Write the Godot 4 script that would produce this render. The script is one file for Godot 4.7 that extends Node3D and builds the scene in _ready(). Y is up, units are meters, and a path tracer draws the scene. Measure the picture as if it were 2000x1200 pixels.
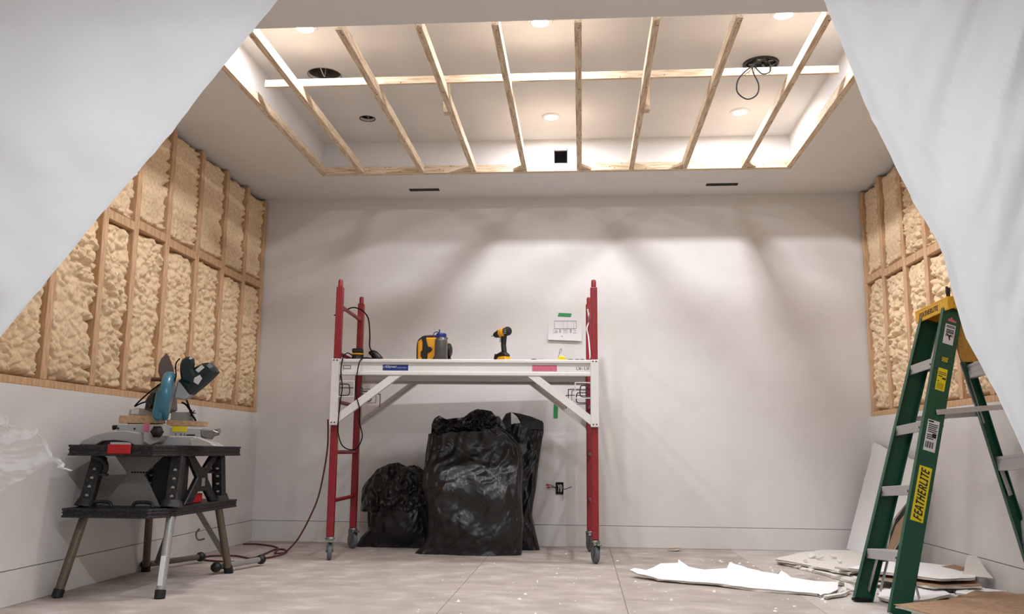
extends Node3D

const CEIL := 3.108
const TRAY := 3.40
const XL := -2.914
const XR := 2.449
const ZB := -7.703
const ZT0 := -7.0
const ZT1 := -4.385
const XT0 := -2.2
const XT1 := 1.715

var M := {}
var used := {}
var rng := RandomNumberGenerator.new()

func _ready():
	rng.seed = 7
	# ---- camera
	var cam := Camera3D.new()
	cam.name = "camera"
	cam.position = Vector3(0, 0.805, 0)
	cam.rotation = Vector3(0.1643, 0.0807, 0.0091)
	cam.fov = rad_to_deg(2.0 * atan(600.0 / 1697.9))
	cam.near = 0.05
	cam.far = 60.0
	add_child(cam)
	cam.current = true
	# ---- surroundings: a closed room, so the sky is only a dim night behind the walls
	var env := Environment.new()
	env.background_mode = Environment.BG_COLOR
	env.background_color = Color(0.02, 0.02, 0.025)
	env.tonemap_mode = Environment.TONE_MAPPER_LINEAR
	env.tonemap_exposure = 1.0
	env.sdfgi_enabled = true
	env.ssao_enabled = true
	env.ssil_enabled = true
	var we := WorldEnvironment.new()
	we.name = "surroundings"
	we.environment = env
	add_child(we)
	materials()
	# ---- lamps: the five lit pot lights of the tray, and three in the hall behind the camera
	var tl := "glowing round light in the raised ceiling, "
	var lit = [[-0.228, -6.49, "at the back, in the middle of the tray"], [1.222, -6.47, "at the back right below the cable loop"], [-1.708, -4.94, "at the front left, cut by the ceiling edge"], [-0.244, -4.956, "front middle, cut by the ceiling edge"], [1.211, -4.95, "at the front right, above the cable loop"]]
	for a in lit:
		pot_light(Vector3(a[0], TRAY, a[1]), tl + a[2], LAMP_ROOM, Color(0.99, 0.985, 1.0))
	for a in [[-1.7, "left"], [-0.24, "middle"], [1.2, "right"]]:
		pot_light(Vector3(a[0], CEIL, -1.3), "%s one of the three ceiling lights in the hall outside the plastic sheeting" % a[1], LAMP_HALL, Color(0.97, 0.985, 1.0), "ceiling lights of the hall")
	room()
	tray()
	foam_walls()
	joists()
	ceiling_holes()
	sheeting()
	scaffold()
	on_scaffold()
	bags()
	ladder()
	debris()
	bench()
	saw()
	wall_things()

const LAMP_ROOM := 2.5
const LAMP_HALL := 4.0

# =====================================================================  helpers
func numbered(n: String) -> String:
	if not used.has(n):
		used[n] = 0
		return n
	used[n] += 1
	return "%s_%03d" % [n, used[n]]

func thing(called: String, label: String, category: String, at := Vector3.ZERO, turn := 0.0, group := "") -> Node3D:
	var o := Node3D.new()
	o.name = numbered(called)
	add_child(o)
	o.position = at
	o.rotation.y = turn
	return tag(o, label, category, group)

func tag(o: Node3D, label: String, category: String, group := "") -> Node3D:
	o.set_meta("label", label)
	o.set_meta("category", category)
	if group != "":
		o.set_meta("group", group)
	return o

func obj(called: String, st: SurfaceTool, m: Material, parent: Node3D = null) -> MeshInstance3D:
	st.generate_normals()
	return obj_mesh(called, st.commit(), m, parent)

func obj_mesh(called: String, mesh: Mesh, m: Material, parent: Node3D = null) -> MeshInstance3D:
	var o := MeshInstance3D.new()
	o.mesh = mesh
	o.material_override = m
	if parent == null:
		o.name = numbered(called)
		add_child(o)
	else:
		o.name = called
		parent.add_child(o, true)
	return o

# one mesh per separate piece
func objs(called: String, st: SurfaceTool, m: Material, parent: Node3D):
	st.generate_normals()
	var arr := st.commit_to_arrays()
	var v: PackedVector3Array = arr[Mesh.ARRAY_VERTEX]
	var nn: PackedVector3Array = arr[Mesh.ARRAY_NORMAL]
	var ids: PackedInt32Array = arr[Mesh.ARRAY_INDEX] if arr[Mesh.ARRAY_INDEX] != null else PackedInt32Array(range(v.size()))
	var first := {}
	var root := PackedInt32Array(range(v.size()))
	var find := func(i: int) -> int:
		while root[i] != i:
			i = root[i]
		return i
	for i in v.size():
		var k := Vector3i((v[i] * 20000.0).round())
		if first.has(k):
			root[i] = first[k]
		else:
			first[k] = i
	for i in range(0, ids.size(), 3):
		var a: int = find.call(ids[i])
		for j in [1, 2]:
			var b: int = find.call(ids[i + j])
			if b != a:
				root[maxi(a, b)] = mini(a, b)
				a = mini(a, b)
	var parts := {}
	for i in range(0, ids.size(), 3):
		var a: int = find.call(ids[i])
		if not parts.has(a):
			parts[a] = []
		parts[a].append(i)
	for a in parts:
		var s := SurfaceTool.new()
		s.begin(Mesh.PRIMITIVE_TRIANGLES)
		for i in parts[a]:
			for j in 3:
				s.set_normal(nn[ids[i + j]])
				s.add_vertex(v[ids[i + j]])
		obj_mesh(called, s.commit(), m, parent)

func stuff(called: String, st: SurfaceTool, m: Material, parent: Node3D):
	obj(called, st, m, parent).set_meta("kind", "stuff")

func struct(called: String, st: SurfaceTool, m: Material, label := "") -> MeshInstance3D:
	var o := obj(called, st, m)
	o.set_meta("kind", "structure")
	if label != "":
		o.set_meta("label", label)
		o.set_meta("category", called.split("_")[0])
	return o

func mb() -> SurfaceTool:
	var st := SurfaceTool.new()
	st.begin(Mesh.PRIMITIVE_TRIANGLES)
	st.set_smooth_group(-1)
	return st

# three corners counter-clockwise as seen from outside
func tri(st: SurfaceTool, a: Vector3, b: Vector3, c: Vector3):
	st.add_vertex(a)
	st.add_vertex(c)
	st.add_vertex(b)

func quad(st: SurfaceTool, a: Vector3, b: Vector3, c: Vector3, d: Vector3):
	tri(st, a, b, c)
	tri(st, a, c, d)

func T3(p: Vector3, e := Vector3.ZERO) -> Transform3D:
	return Transform3D(Basis.from_euler(e), p)

# chamfered box
func bxt(st: SurfaceTool, t: Transform3D, size: Vector3, bev := 0.003):
	st.set_smooth_group(-1)
	var h := size * 0.5
	var b := minf(bev, minf(h.x, minf(h.y, h.z)) * 0.9)
	var ax := [Vector3.RIGHT, Vector3.UP, Vector3.BACK]
	for i in 3:
		var j := (i + 1) % 3
		var k := (i + 2) % 3
		for s in [-1.0, 1.0]:
			var n: Vector3 = ax[i] * (h[i] * s)
			var u: Vector3 = ax[j] * (h[j] - b)
			var v: Vector3 = ax[k] * (h[k] - b) * s
			quad(st, t * (n - u - v), t * (n + u - v), t * (n + u + v), t * (n - u + v))
	if b <= 0.0:
		return
	for i in 3:
		var j := (i + 1) % 3
		var k := (i + 2) % 3
		for s in [-1.0, 1.0]:
			for r in [-1.0, 1.0]:
				var l: Vector3 = ax[i] * (h[i] - b)
				var p: Vector3 = ax[j] * (h[j] * s) + ax[k] * ((h[k] - b) * r)
				var q: Vector3 = ax[j] * ((h[j] - b) * s) + ax[k] * (h[k] * r)
				if s * r > 0:
					quad(st, t * (p - l), t * (p + l), t * (q + l), t * (q - l))
				else:
					quad(st, t * (q - l), t * (q + l), t * (p + l), t * (p - l))
	for sx in [-1.0, 1.0]:
		for sy in [-1.0, 1.0]:
			for sz in [-1.0, 1.0]:
				var a := Vector3(h.x * sx, (h.y - b) * sy, (h.z - b) * sz)
				var c := Vector3((h.x - b) * sx, h.y * sy, (h.z - b) * sz)
				var d := Vector3((h.x - b) * sx, (h.y - b) * sy, h.z * sz)
				if sx * sy * sz > 0:
					tri(st, t * a, t * c, t * d)
				else:
					tri(st, t * a, t * d, t * c)

func bx(st: SurfaceTool, lo: Vector3, hi: Vector3, bev := 0.003):
	bxt(st, T3((lo + hi) * 0.5), hi - lo, bev)

# a rectangular bar between two points, w across (horizontal where it can), d the other way
func bar(st: SurfaceTool, a: Vector3, b: Vector3, w: float, d: float, up := Vector3.UP, bev := 0.002):
	var y := (b - a).normalized()
	var x := up.cross(y)
	if x.length() < 0.01:
		x = Vector3.RIGHT
	x = x.normalized()
	var z := x.cross(y).normalized()
	bxt(st, Transform3D(Basis(x, y, z), (a + b) * 0.5), Vector3(w, a.distance_to(b), d), bev)

func smooth(pts: Array, per := 6) -> Array:
	var out := []
	for i in pts.size() - 1:
		var p0: Vector3 = pts[maxi(i - 1, 0)]
		var p1: Vector3 = pts[i]
		var p2: Vector3 = pts[i + 1]
		var p3: Vector3 = pts[mini(i + 2, pts.size() - 1)]
		for k in per:
			out.append(p1.cubic_interpolate(p2, p0, p3, float(k) / per))
	out.append(pts[-1])
	return out

func tube(st: SurfaceTool, pts: Array, r, n := 10, caps := true):
	var rings := []
	var x := Vector3.ZERO
	for i in pts.size():
		var d: Vector3 = (pts[mini(i + 1, pts.size() - 1)] - pts[maxi(i - 1, 0)]).normalized()
		if x == Vector3.ZERO:
			x = d.cross(Vector3.UP if absf(d.y) < 0.9 else Vector3.RIGHT)
		x = (x - d * x.dot(d)).normalized()
		var y := d.cross(x)
		var rr: float = r[i] if r is Array else r
		var ring := []
		for k in n:
			var a := TAU * k / n
			ring.append(pts[i] + (x * cos(a) + y * sin(a)) * rr)
		rings.append(ring)
	st.set_smooth_group(1)
	for i in rings.size() - 1:
		for k in n:
			var q := (k + 1) % n
			quad(st, rings[i][k], rings[i][q], rings[i + 1][q], rings[i + 1][k])
	st.set_smooth_group(-1)
	if caps:
		for k in range(1, n - 1):
			tri(st, rings[0][0], rings[0][k + 1], rings[0][k])
			tri(st, rings[-1][0], rings[-1][k], rings[-1][k + 1])

# profile of (radius, height) pairs, bottom to top, turned about the transform's y axis
func lathe(st: SurfaceTool, t: Transform3D, prof: Array, n := 24):
	var g := 2
	for i in prof.size() - 1:
		var p: Vector2 = prof[i]
		var q: Vector2 = prof[i + 1]
		if i > 0:
			var o: Vector2 = prof[i - 1]
			if absf((p - o).angle_to(q - p)) > 0.7:
				g += 1
		st.set_smooth_group(g)
		for k in n:
			var a := TAU * k / n
			var b := TAU * (k + 1) / n
			var da := Vector3(cos(a), 0, -sin(a))
			var db := Vector3(cos(b), 0, -sin(b))
			var v0 := t * (da * p.x + Vector3.UP * p.y)
			var v1 := t * (db * p.x + Vector3.UP * p.y)
			var v2 := t * (db * q.x + Vector3.UP * q.y)
			var v3 := t * (da * q.x + Vector3.UP * q.y)
			if p.x > 0.00001:
				tri(st, v0, v1, v2)
			if q.x > 0.00001:
				tri(st, v0, v2, v3)
	st.set_smooth_group(-1)

# outline in x and y, extruded along z about the middle, edges bevelled
func prism(st: SurfaceTool, t: Transform3D, outline: Array, depth: float, bev := 0.002):
	st.set_smooth_group(-1)
	var poly := PackedVector2Array(outline)
	if Geometry2D.is_polygon_clockwise(poly):
		poly.reverse()
	# is_polygon_clockwise is written for y down; make sure the area is positive
	var area := 0.0
	for i in poly.size():
		area += poly[i].cross(poly[(i + 1) % poly.size()])
	if area < 0:
		poly.reverse()
	var n := poly.size()
	var inner := PackedVector2Array()
	for i in n:
		var e0 := (poly[i] - poly[(i + n - 1) % n]).normalized()
		var e1 := (poly[(i + 1) % n] - poly[i]).normalized()
		var n0 := Vector2(-e0.y, e0.x)
		var n1 := Vector2(-e1.y, e1.x)
		var m := n0 + n1
		var k := maxf(0.35, m.dot(n0))
		inner.append(poly[i] + m * (bev / k))
	var ids := Geometry2D.triangulate_polygon(poly)
	var h := depth * 0.5
	for i in range(0, ids.size(), 3):
		var a := inner[ids[i]]
		var b := inner[ids[i + 1]]
		var c := inner[ids[i + 2]]
		if (b - a).cross(c - a) < 0:
			var sw := b
			b = c
			c = sw
		tri(st, t * Vector3(a.x, a.y, h), t * Vector3(b.x, b.y, h), t * Vector3(c.x, c.y, h))
		tri(st, t * Vector3(a.x, a.y, -h), t * Vector3(c.x, c.y, -h), t * Vector3(b.x, b.y, -h))
	var hb := h - minf(bev, h * 0.8)
	for i in n:
		var j := (i + 1) % n
		var p := poly[i]
		var q := poly[j]
		quad(st, t * Vector3(p.x, p.y, -hb), t * Vector3(q.x, q.y, -hb), t * Vector3(q.x, q.y, hb), t * Vector3(p.x, p.y, hb))
		if bev > 0:
			var pi := inner[i]
			var qi := inner[j]
			quad(st, t * Vector3(p.x, p.y, hb), t * Vector3(q.x, q.y, hb), t * Vector3(qi.x, qi.y, h), t * Vector3(pi.x, pi.y, h))
			quad(st, t * Vector3(pi.x, pi.y, -h), t * Vector3(qi.x, qi.y, -h), t * Vector3(q.x, q.y, -hb), t * Vector3(p.x, p.y, -hb))

# a smooth sheet of points; f(u, v) with du x dv pointing out
func sheet(nu: int, nv: int, f: Callable, wrap := false) -> ArrayMesh:
	var p := PackedVector3Array()
	var uv := PackedVector2Array()
	for j in nv + 1:
		for i in nu + 1:
			p.append(f.call(float(i) / nu, float(j) / nv))
			uv.append(Vector2(float(i) / nu, 1.0 - float(j) / nv))
	var w := nu + 1
	var nrm := PackedVector3Array()
	for j in nv + 1:
		for i in nu + 1:
			var i0 := i - 1 if i > 0 else (nu - 1 if wrap else 0)
			var i1 := i + 1 if i < nu else (1 if wrap else nu)
			var du := p[j * w + i1] - p[j * w + i0]
			var dv := p[mini(j + 1, nv) * w + i] - p[maxi(j - 1, 0) * w + i]
			nrm.append(du.cross(dv).normalized())
	var ids := PackedInt32Array()
	for j in nv:
		for i in nu:
			var a := j * w + i
			ids.append_array([a, a + w, a + 1, a + 1, a + w, a + w + 1])
	var arr := []
	arr.resize(Mesh.ARRAY_MAX)
	arr[Mesh.ARRAY_VERTEX] = p
	arr[Mesh.ARRAY_NORMAL] = nrm
	arr[Mesh.ARRAY_TEX_UV] = uv
	arr[Mesh.ARRAY_INDEX] = ids
	var m := ArrayMesh.new()
	m.add_surface_from_arrays(Mesh.PRIMITIVE_TRIANGLES, arr)
	return m

# raised lettering, slanted when lean is set
func letters(words: String, t: Transform3D, height: float, width: float, lean := 0.0, face := "Droid Sans", weight := 400) -> SurfaceTool:
	var font := SystemFont.new()
	font.font_names = PackedStringArray([face])
	font.font_weight = weight
	var tm := TextMesh.new()
	tm.text = words
	tm.font = font
	tm.font_size = 32
	tm.pixel_size = 0.01
	tm.depth = 0.02
	var bb := tm.get_aabb()
	var sx := width / maxf(bb.size.x, 0.001)
	var sy := height / maxf(bb.size.y, 0.001)
	var c := bb.get_center()
	var fit := Transform3D(Basis(Vector3(sx, 0, 0), Vector3(lean * sy, sy, 0), Vector3(0, 0, 0.06)), Vector3.ZERO) * T3(-c)
	var st := SurfaceTool.new()
	st.begin(Mesh.PRIMITIVE_TRIANGLES)
	for s in tm.get_surface_count():
		st.append_from(tm, s, t * fit)
	return st

# =====================================================================  materials
func mat(c: Color, rough := 0.7, metal := 0.0, spec := 0.5) -> StandardMaterial3D:
	var m := StandardMaterial3D.new()
	m.albedo_color = c
	m.roughness = rough
	m.metallic = metal
	m.metallic_specular = spec
	return m

func ramp(stops: Array) -> Gradient:
	var g := Gradient.new()
	var o := PackedFloat32Array()
	var c := PackedColorArray()
	for s in stops:
		o.append(s[0])
		c.append(s[1])
	g.offsets = o
	g.colors = c
	return g

func noise(kind: int, freq: float, sd: int, oct := 4) -> FastNoiseLite:
	var n := FastNoiseLite.new()
	n.noise_type = kind
	n.frequency = freq
	n.seed = sd
	n.fractal_octaves = oct
	return n

func ntex(n: FastNoiseLite, stops: Array, size := 512, normal := 0.0) -> NoiseTexture2D:
	var t := NoiseTexture2D.new()
	t.width = size
	t.height = size
	t.seamless = true
	t.noise = n
	if normal > 0:
		t.as_normal_map = true
		t.bump_strength = normal
	else:
		t.color_ramp = ramp(stops)
	return t

func triplanar(m: StandardMaterial3D, s: Vector3, world := true) -> StandardMaterial3D:
	m.uv1_triplanar = true
	m.uv1_world_triplanar = world
	m.uv1_scale = s
	return m

func grained(c: Color, vary: float, scale: float, sd: int, rough := 0.8, bump := 0.0, freq := 0.02) -> StandardMaterial3D:
	var m := mat(Color.WHITE, rough)
	var k := c.darkened(vary)
	m.albedo_texture = ntex(noise(FastNoiseLite.TYPE_SIMPLEX_SMOOTH, freq, sd), [[0.25, k], [0.5, c], [0.75, c.lightened(vary * 0.4)]])
	if bump > 0:
		m.normal_enabled = true
		m.normal_texture = ntex(noise(FastNoiseLite.TYPE_SIMPLEX_SMOOTH, freq * 4.0, sd + 3), [], 512, 4.0)
		m.normal_scale = bump
	return triplanar(m, Vector3.ONE * scale)

func materials():
	M.wall = grained(Color(0.88, 0.873, 0.868), 0.012, 0.35, 11, 0.85, 0.03, 0.012)
	M.ceiling = grained(Color(0.88, 0.872, 0.865), 0.012, 0.3, 21, 0.9, 0.03, 0.012)
	M.base = grained(Color(0.875, 0.87, 0.86), 0.012, 0.6, 31, 0.7)
	M.subfloor = mat(Color(0.66, 0.57, 0.46), 0.9)
	# floor boards under plaster dust
	var dust := noise(FastNoiseLite.TYPE_SIMPLEX_SMOOTH, 0.008, 41, 5)
	M.floor = []
	for i in 3:
		var c: Color = [Color(0.665, 0.625, 0.59), Color(0.685, 0.645, 0.61), Color(0.735, 0.705, 0.675)][i]
		var m := mat(Color.WHITE, 0.75, 0.0, 0.35)
		m.albedo_texture = ntex(dust, [[0.2, c.darkened(0.05)], [0.45, c], [0.62, c.lightened(0.05)], [0.85, c.lightened(0.22)]], 1024)
		m.normal_enabled = true
		m.normal_texture = ntex(noise(FastNoiseLite.TYPE_SIMPLEX_SMOOTH, 0.05, 42), [], 512, 4.0)
		m.normal_scale = 0.12
		M.floor.append(triplanar(m, Vector3(0.33, 0.5, 0.42) * (1.0 + 0.13 * i)))
	# lumber, grain along each axis
	var grain := noise(FastNoiseLite.TYPE_SIMPLEX_SMOOTH, 0.02, 51, 4)
	var wt := ntex(grain, [[0.2, Color(0.76, 0.65, 0.53)], [0.42, Color(0.84, 0.75, 0.64)], [0.58, Color(0.87, 0.79, 0.69)], [0.8, Color(0.90, 0.83, 0.74)]])
	var cells := noise(FastNoiseLite.TYPE_CELLULAR, 0.03, 52, 1)
	cells.cellular_return_type = FastNoiseLite.RETURN_DISTANCE
	cells.fractal_type = FastNoiseLite.FRACTAL_NONE
	var kt := ntex(cells, [[0.0, Color(0.24, 0.15, 0.09, 1)], [0.03, Color(0.40, 0.27, 0.17, 0.8)], [0.05, Color(0.55, 0.42, 0.3, 0.0)]])
	for a in ["x", "y", "z"]:
		var m := mat(Color.WHITE, 0.8, 0.0, 0.3)
		m.albedo_texture = wt
		m.detail_enabled = true
		m.detail_albedo = kt
		m.detail_uv_layer = BaseMaterial3D.DETAIL_UV_2
		m.uv2_triplanar = true
		m.uv2_world_triplanar = true
		m.uv2_scale = Vector3(0.7, 0.7, 0.7)
		var s := Vector3(5, 5, 5)
		s["xyz".find(a)] = 0.45
		M["wood_" + a] = triplanar(m, s)
	M.wood_pale = grained(Color(0.80, 0.66, 0.52), 0.12, 3.0, 56, 0.7)
	# overspray-stained studs and the foam
	var sm := mat(Color.WHITE, 0.85, 0.0, 0.2)
	sm.albedo_texture = ntex(grain, [[0.2, Color(0.76, 0.61, 0.47)], [0.5, Color(0.81, 0.67, 0.53)], [0.8, Color(0.85, 0.72, 0.58)]])
	M.stud = triplanar(sm, Vector3(5, 0.6, 5))
	var fm := mat(Color.WHITE, 0.75, 0.0, 0.3)
	fm.albedo_texture = ntex(noise(FastNoiseLite.TYPE_SIMPLEX_SMOOTH, 0.03, 57, 5), [[0.2, Color(0.84, 0.72, 0.57)], [0.45, Color(0.89, 0.79, 0.65)], [0.7, Color(0.92, 0.83, 0.70)]], 1024)
	M.foam = triplanar(fm, Vector3.ONE * 0.9)
	# plastic sheeting
	var ps := mat(Color(0.86, 0.865, 0.875), 0.6, 0.0, 0.4)
	ps.cull_mode = BaseMaterial3D.CULL_DISABLED
	ps.backlight_enabled = true
	ps.backlight = Color(0.5, 0.5, 0.5)
	M.sheeting = ps
	var pt := mat(Color(0.84, 0.84, 0.84, 0.33), 0.4, 0.0, 0.5)
	pt.cull_mode = BaseMaterial3D.CULL_DISABLED
	pt.transparency = BaseMaterial3D.TRANSPARENCY_ALPHA
	pt.backlight_enabled = true
	pt.backlight = Color(0.6, 0.6, 0.6)
	M.film = pt
	# paint and metal
	M.red = grained(Color(0.55, 0.12, 0.155), 0.07, 4.0, 61, 0.4)
	M.white_paint = grained(Color(0.89, 0.885, 0.875), 0.025, 3.0, 62, 0.45)
	M.steel = grained(Color(0.52, 0.51, 0.49), 0.2, 6.0, 63, 0.45)
	M.steel.metallic = 0.7
	M.alu = grained(Color(0.76, 0.755, 0.755), 0.04, 5.0, 64, 0.42)
	M.alu.metallic = 0.55
	M.wire = mat(Color(0.35, 0.35, 0.36), 0.35, 0.8)
	M.rubber_grey = mat(Color(0.36, 0.39, 0.42), 0.6)
	M.black = mat(Color(0.045, 0.045, 0.05), 0.5)
	M.bench_black = grained(Color(0.10, 0.10, 0.105), 0.3, 4.0, 65, 0.5)
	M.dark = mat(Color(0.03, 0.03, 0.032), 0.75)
	M.grey_plastic = grained(Color(0.50, 0.49, 0.48), 0.05, 5.0, 66, 0.6)
	M.grey_light = mat(Color(0.66, 0.65, 0.63), 0.55)
	M.yellow = mat(Color(0.90, 0.62, 0.08), 0.45)
	M.yellow_cap = grained(Color(0.86, 0.65, 0.12), 0.10, 4.0, 67, 0.5)
	M.yellow_label = mat(Color(0.90, 0.82, 0.10), 0.4)
	M.yellow_shelf = grained(Color(0.70, 0.52, 0.22), 0.1, 4.0, 68, 0.55)
	M.green = grained(Color(0.06, 0.30, 0.21), 0.08, 4.0, 69, 0.42)
	M.tape = mat(Color(0.20, 0.56, 0.34), 0.6)
	M.paper = mat(Color(0.88, 0.87, 0.87), 0.8)
	M.print = mat(Color(0.74, 0.74, 0.76), 0.8)
	M.pencil = mat(Color(0.42, 0.42, 0.44), 0.8)
	M.ink = mat(Color(0.10, 0.10, 0.11), 0.7)
	M.blue_label = mat(Color(0.10, 0.19, 0.48), 0.4)
	M.pink_label = grained(Color(0.82, 0.42, 0.51), 0.10, 8.0, 70, 0.5)
	M.white_label = mat(Color(0.85, 0.85, 0.85), 0.5)
	M.rust = mat(Color(0.36, 0.25, 0.17), 0.8)
	M.blue = mat(Color(0.06, 0.16, 0.50), 0.35)
	M.cord_red = mat(Color(0.34, 0.13, 0.11), 0.55)
	M.cord_black = mat(Color(0.05, 0.045, 0.045), 0.75, 0.0, 0.3)
	M.teal_bright = mat(Color(0.09, 0.42, 0.52), 0.25)
	M.teal_bright.clearcoat_enabled = true
	M.teal_dark = mat(Color(0.045, 0.125, 0.15), 0.4)
	M.silver = grained(Color(0.70, 0.70, 0.70), 0.04, 5.0, 71, 0.45)
	M.brown_guard = mat(Color(0.36, 0.29, 0.26), 0.4)
	M.red_plastic = mat(Color(0.72, 0.10, 0.11), 0.45)
	M.leg_metal = grained(Color(0.44, 0.40, 0.34), 0.12, 5.0, 72, 0.35)
	M.leg_metal.metallic = 0.6
	M.leg_silver = grained(Color(0.66, 0.66, 0.65), 0.1, 5.0, 73, 0.35)
	M.leg_silver.metallic = 0.6
	# black bag plastic
	var bp := mat(Color(0.085, 0.085, 0.09), 0.33, 0.0, 0.5)
	bp.normal_enabled = true
	var cr := noise(FastNoiseLite.TYPE_SIMPLEX_SMOOTH, 0.012, 81, 4)
	cr.fractal_type = FastNoiseLite.FRACTAL_RIDGED
	bp.normal_texture = ntex(cr, [], 512, 12.0)
	bp.normal_scale = 0.07
	M.bag = triplanar(bp, Vector3(1.6, 1.6, 1.6))
	# drywall
	M.gypsum = grained(Color(0.84, 0.815, 0.775), 0.08, 6.0, 82, 0.9, 0.3)
	M.face_white = grained(Color(0.93, 0.93, 0.93), 0.01, 2.0, 83, 0.8)
	M.face_cream = grained(Color(0.88, 0.865, 0.835), 0.04, 3.0, 84, 0.85, 0.2)
	M.kraft = grained(Color(0.62, 0.50, 0.39), 0.10, 2.0, 85, 0.85)
	M.bottle_grey = mat(Color(0.25, 0.235, 0.225), 0.3)
	M.bottle_grey.clearcoat_enabled = true
	M.lens = mat(Color(1, 1, 1), 0.4)
	M.lens.emission_enabled = true
	M.lens.emission = Color(1.0, 0.99, 0.98)
	M.lens.emission_energy_multiplier = 6.0
	M.wire_nut = mat(Color(0.68, 0.20, 0.12), 0.5)
	M.copper = mat(Color(0.10, 0.08, 0.07), 0.5)

# =====================================================================  lamps
func pot_light(at: Vector3, label: String, energy: float, c: Color, group := ""):
	var t := thing("ceiling_light", label, "ceiling light", at, 0.0, group)
	var st := mb()
	lathe(st, T3(Vector3.ZERO), [Vector2(0.052, -0.004), Vector2(0.054, -0.011), Vector2(0.074, -0.008), Vector2(0.079, 0.0)], 40)
	obj("trim_ring", st, M.paper, t)
	st = mb()
	lathe(st, T3(Vector3.ZERO), [Vector2(0.0, -0.011), Vector2(0.03, -0.0105), Vector2(0.053, -0.008)], 40)
	obj("lens", st, M.lens, t)
	var l := AreaLight3D.new()
	l.name = "lamp"
	l.area_size = Vector2(0.094, 0.094)
	l.light_energy = energy
	l.light_color = c
	l.shadow_enabled = true
	l.area_range = 14.0
	l.area_attenuation = 2.0
	t.add_child(l)
	l.position = Vector3(0, -0.016, 0)
	l.rotation = Vector3(-PI / 2, 0, 0)

# =====================================================================  the room
func room():
	var st := mb()
	bx(st, Vector3(-3.25, -0.2, -7.9), Vector3(2.8, -0.006, 3.2), 0)
	var fl := struct("floor", st, M.subfloor)
	# floor boards laid lengthwise with open joints
	var xs := [-3.1, -2.625, -1.675, -0.728, 0.230, 1.245, 2.2, 2.6]
	for i in xs.size() - 1:
		var zj := [-7.71, -6.1, -3.2, -0.4, 3.0] if i % 2 == 0 else [-7.71, -4.2, -1.6, 1.0, 3.0]
		if i == 4:
			zj = [-7.71, -5.0, -2.4, 0.2, 3.0]
		for k in zj.size() - 1:
			st = mb()
			bx(st, Vector3(xs[i] + 0.0013, -0.02, zj[k] + 0.0015), Vector3(xs[i + 1] - 0.0013, 0.0, zj[k + 1] - 0.0015), 0.0015)
			obj("floor_board", st, M.floor[2] if i >= 5 else M.floor[(i + k) % 2], fl)
	var wb := CSGCombiner3D.new()
	wb.name = "wall_back"
	add_child(wb)
	wb.set_meta("kind", "structure")
	csg_box(wb, Vector3(-3.25, 0, ZB - 0.18), Vector3(2.8, 3.9, ZB), M.wall, false)
	csg_box(wb, Vector3(XL, 0.177, ZB - 0.014), Vector3(XR, 0.182, ZB + 0.02), M.wall, true)
	csg_box(wb, Vector3(-0.227, 0.439, ZB - 0.075), Vector3(-0.161, 0.541, ZB + 0.02), M.wall, true)
	# front wall far behind the camera
	st = mb()
	bx(st, Vector3(-3.25, 0, 3.0), Vector3(2.8, 3.3, 3.2), 0)
	struct("wall_front", st, M.wall)
	# flat baseboards, a narrow open joint in the wall above each
	st = mb()
	bx(st, Vector3(XL, 0.002, ZB), Vector3(XR, 0.177, ZB + 0.003), 0.001)
	struct("baseboard_back", st, M.base)
	st = mb()
	bx(st, Vector3(XL, 0.002, ZB + 0.003), Vector3(XL + 0.003, 0.177, 3.0), 0.001)
	struct("baseboard_left", st, M.base)
	st = mb()
	bx(st, Vector3(XR - 0.003, 0.002, ZB + 0.003), Vector3(XR, 0.177, 3.0), 0.001)
	struct("baseboard_right", st, M.base)
	# lower ceiling with the tray opening and two register slots cut out of it
	var c := CSGCombiner3D.new()
	c.name = "ceiling"
	add_child(c)
	c.set_meta("kind", "structure")
	csg_box(c, Vector3(-3.25, CEIL, -7.88), Vector3(2.8, CEIL + 0.02, 3.2), M.ceiling, false)
	csg_box(c, Vector3(XT0, CEIL - 0.1, ZT0), Vector3(XT1, CEIL + 0.3, ZT1), M.ceiling, true)
	csg_box(c, Vector3(-1.535, CEIL - 0.1, -7.465), Vector3(-1.262, CEIL + 0.12, -7.385), M.ceiling, true)
	csg_box(c, Vector3(1.085, CEIL - 0.1, -7.44), Vector3(1.36, CEIL + 0.12, -7.36), M.ceiling, true)

func csg_box(root: Node3D, lo: Vector3, hi: Vector3, m: Material, cut: bool):
	var b := CSGBox3D.new()
	b.name = "cut" if cut else "slab"
	b.size = hi - lo
	b.position = (lo + hi) * 0.5
	b.material = m
	if cut:
		b.operation = CSGShape3D.OPERATION_SUBTRACTION
	root.add_child(b, true)

func csg_round(root: Node3D, at: Vector3, r: float, h: float, m: Material):
	var b := CSGCylinder3D.new()
	b.name = "cut"
	b.radius = r
	b.height = h
	b.sides = 40
	b.position = at
	b.material = m
	b.operation = CSGShape3D.OPERATION_SUBTRACTION
	root.add_child(b, true)

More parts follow.
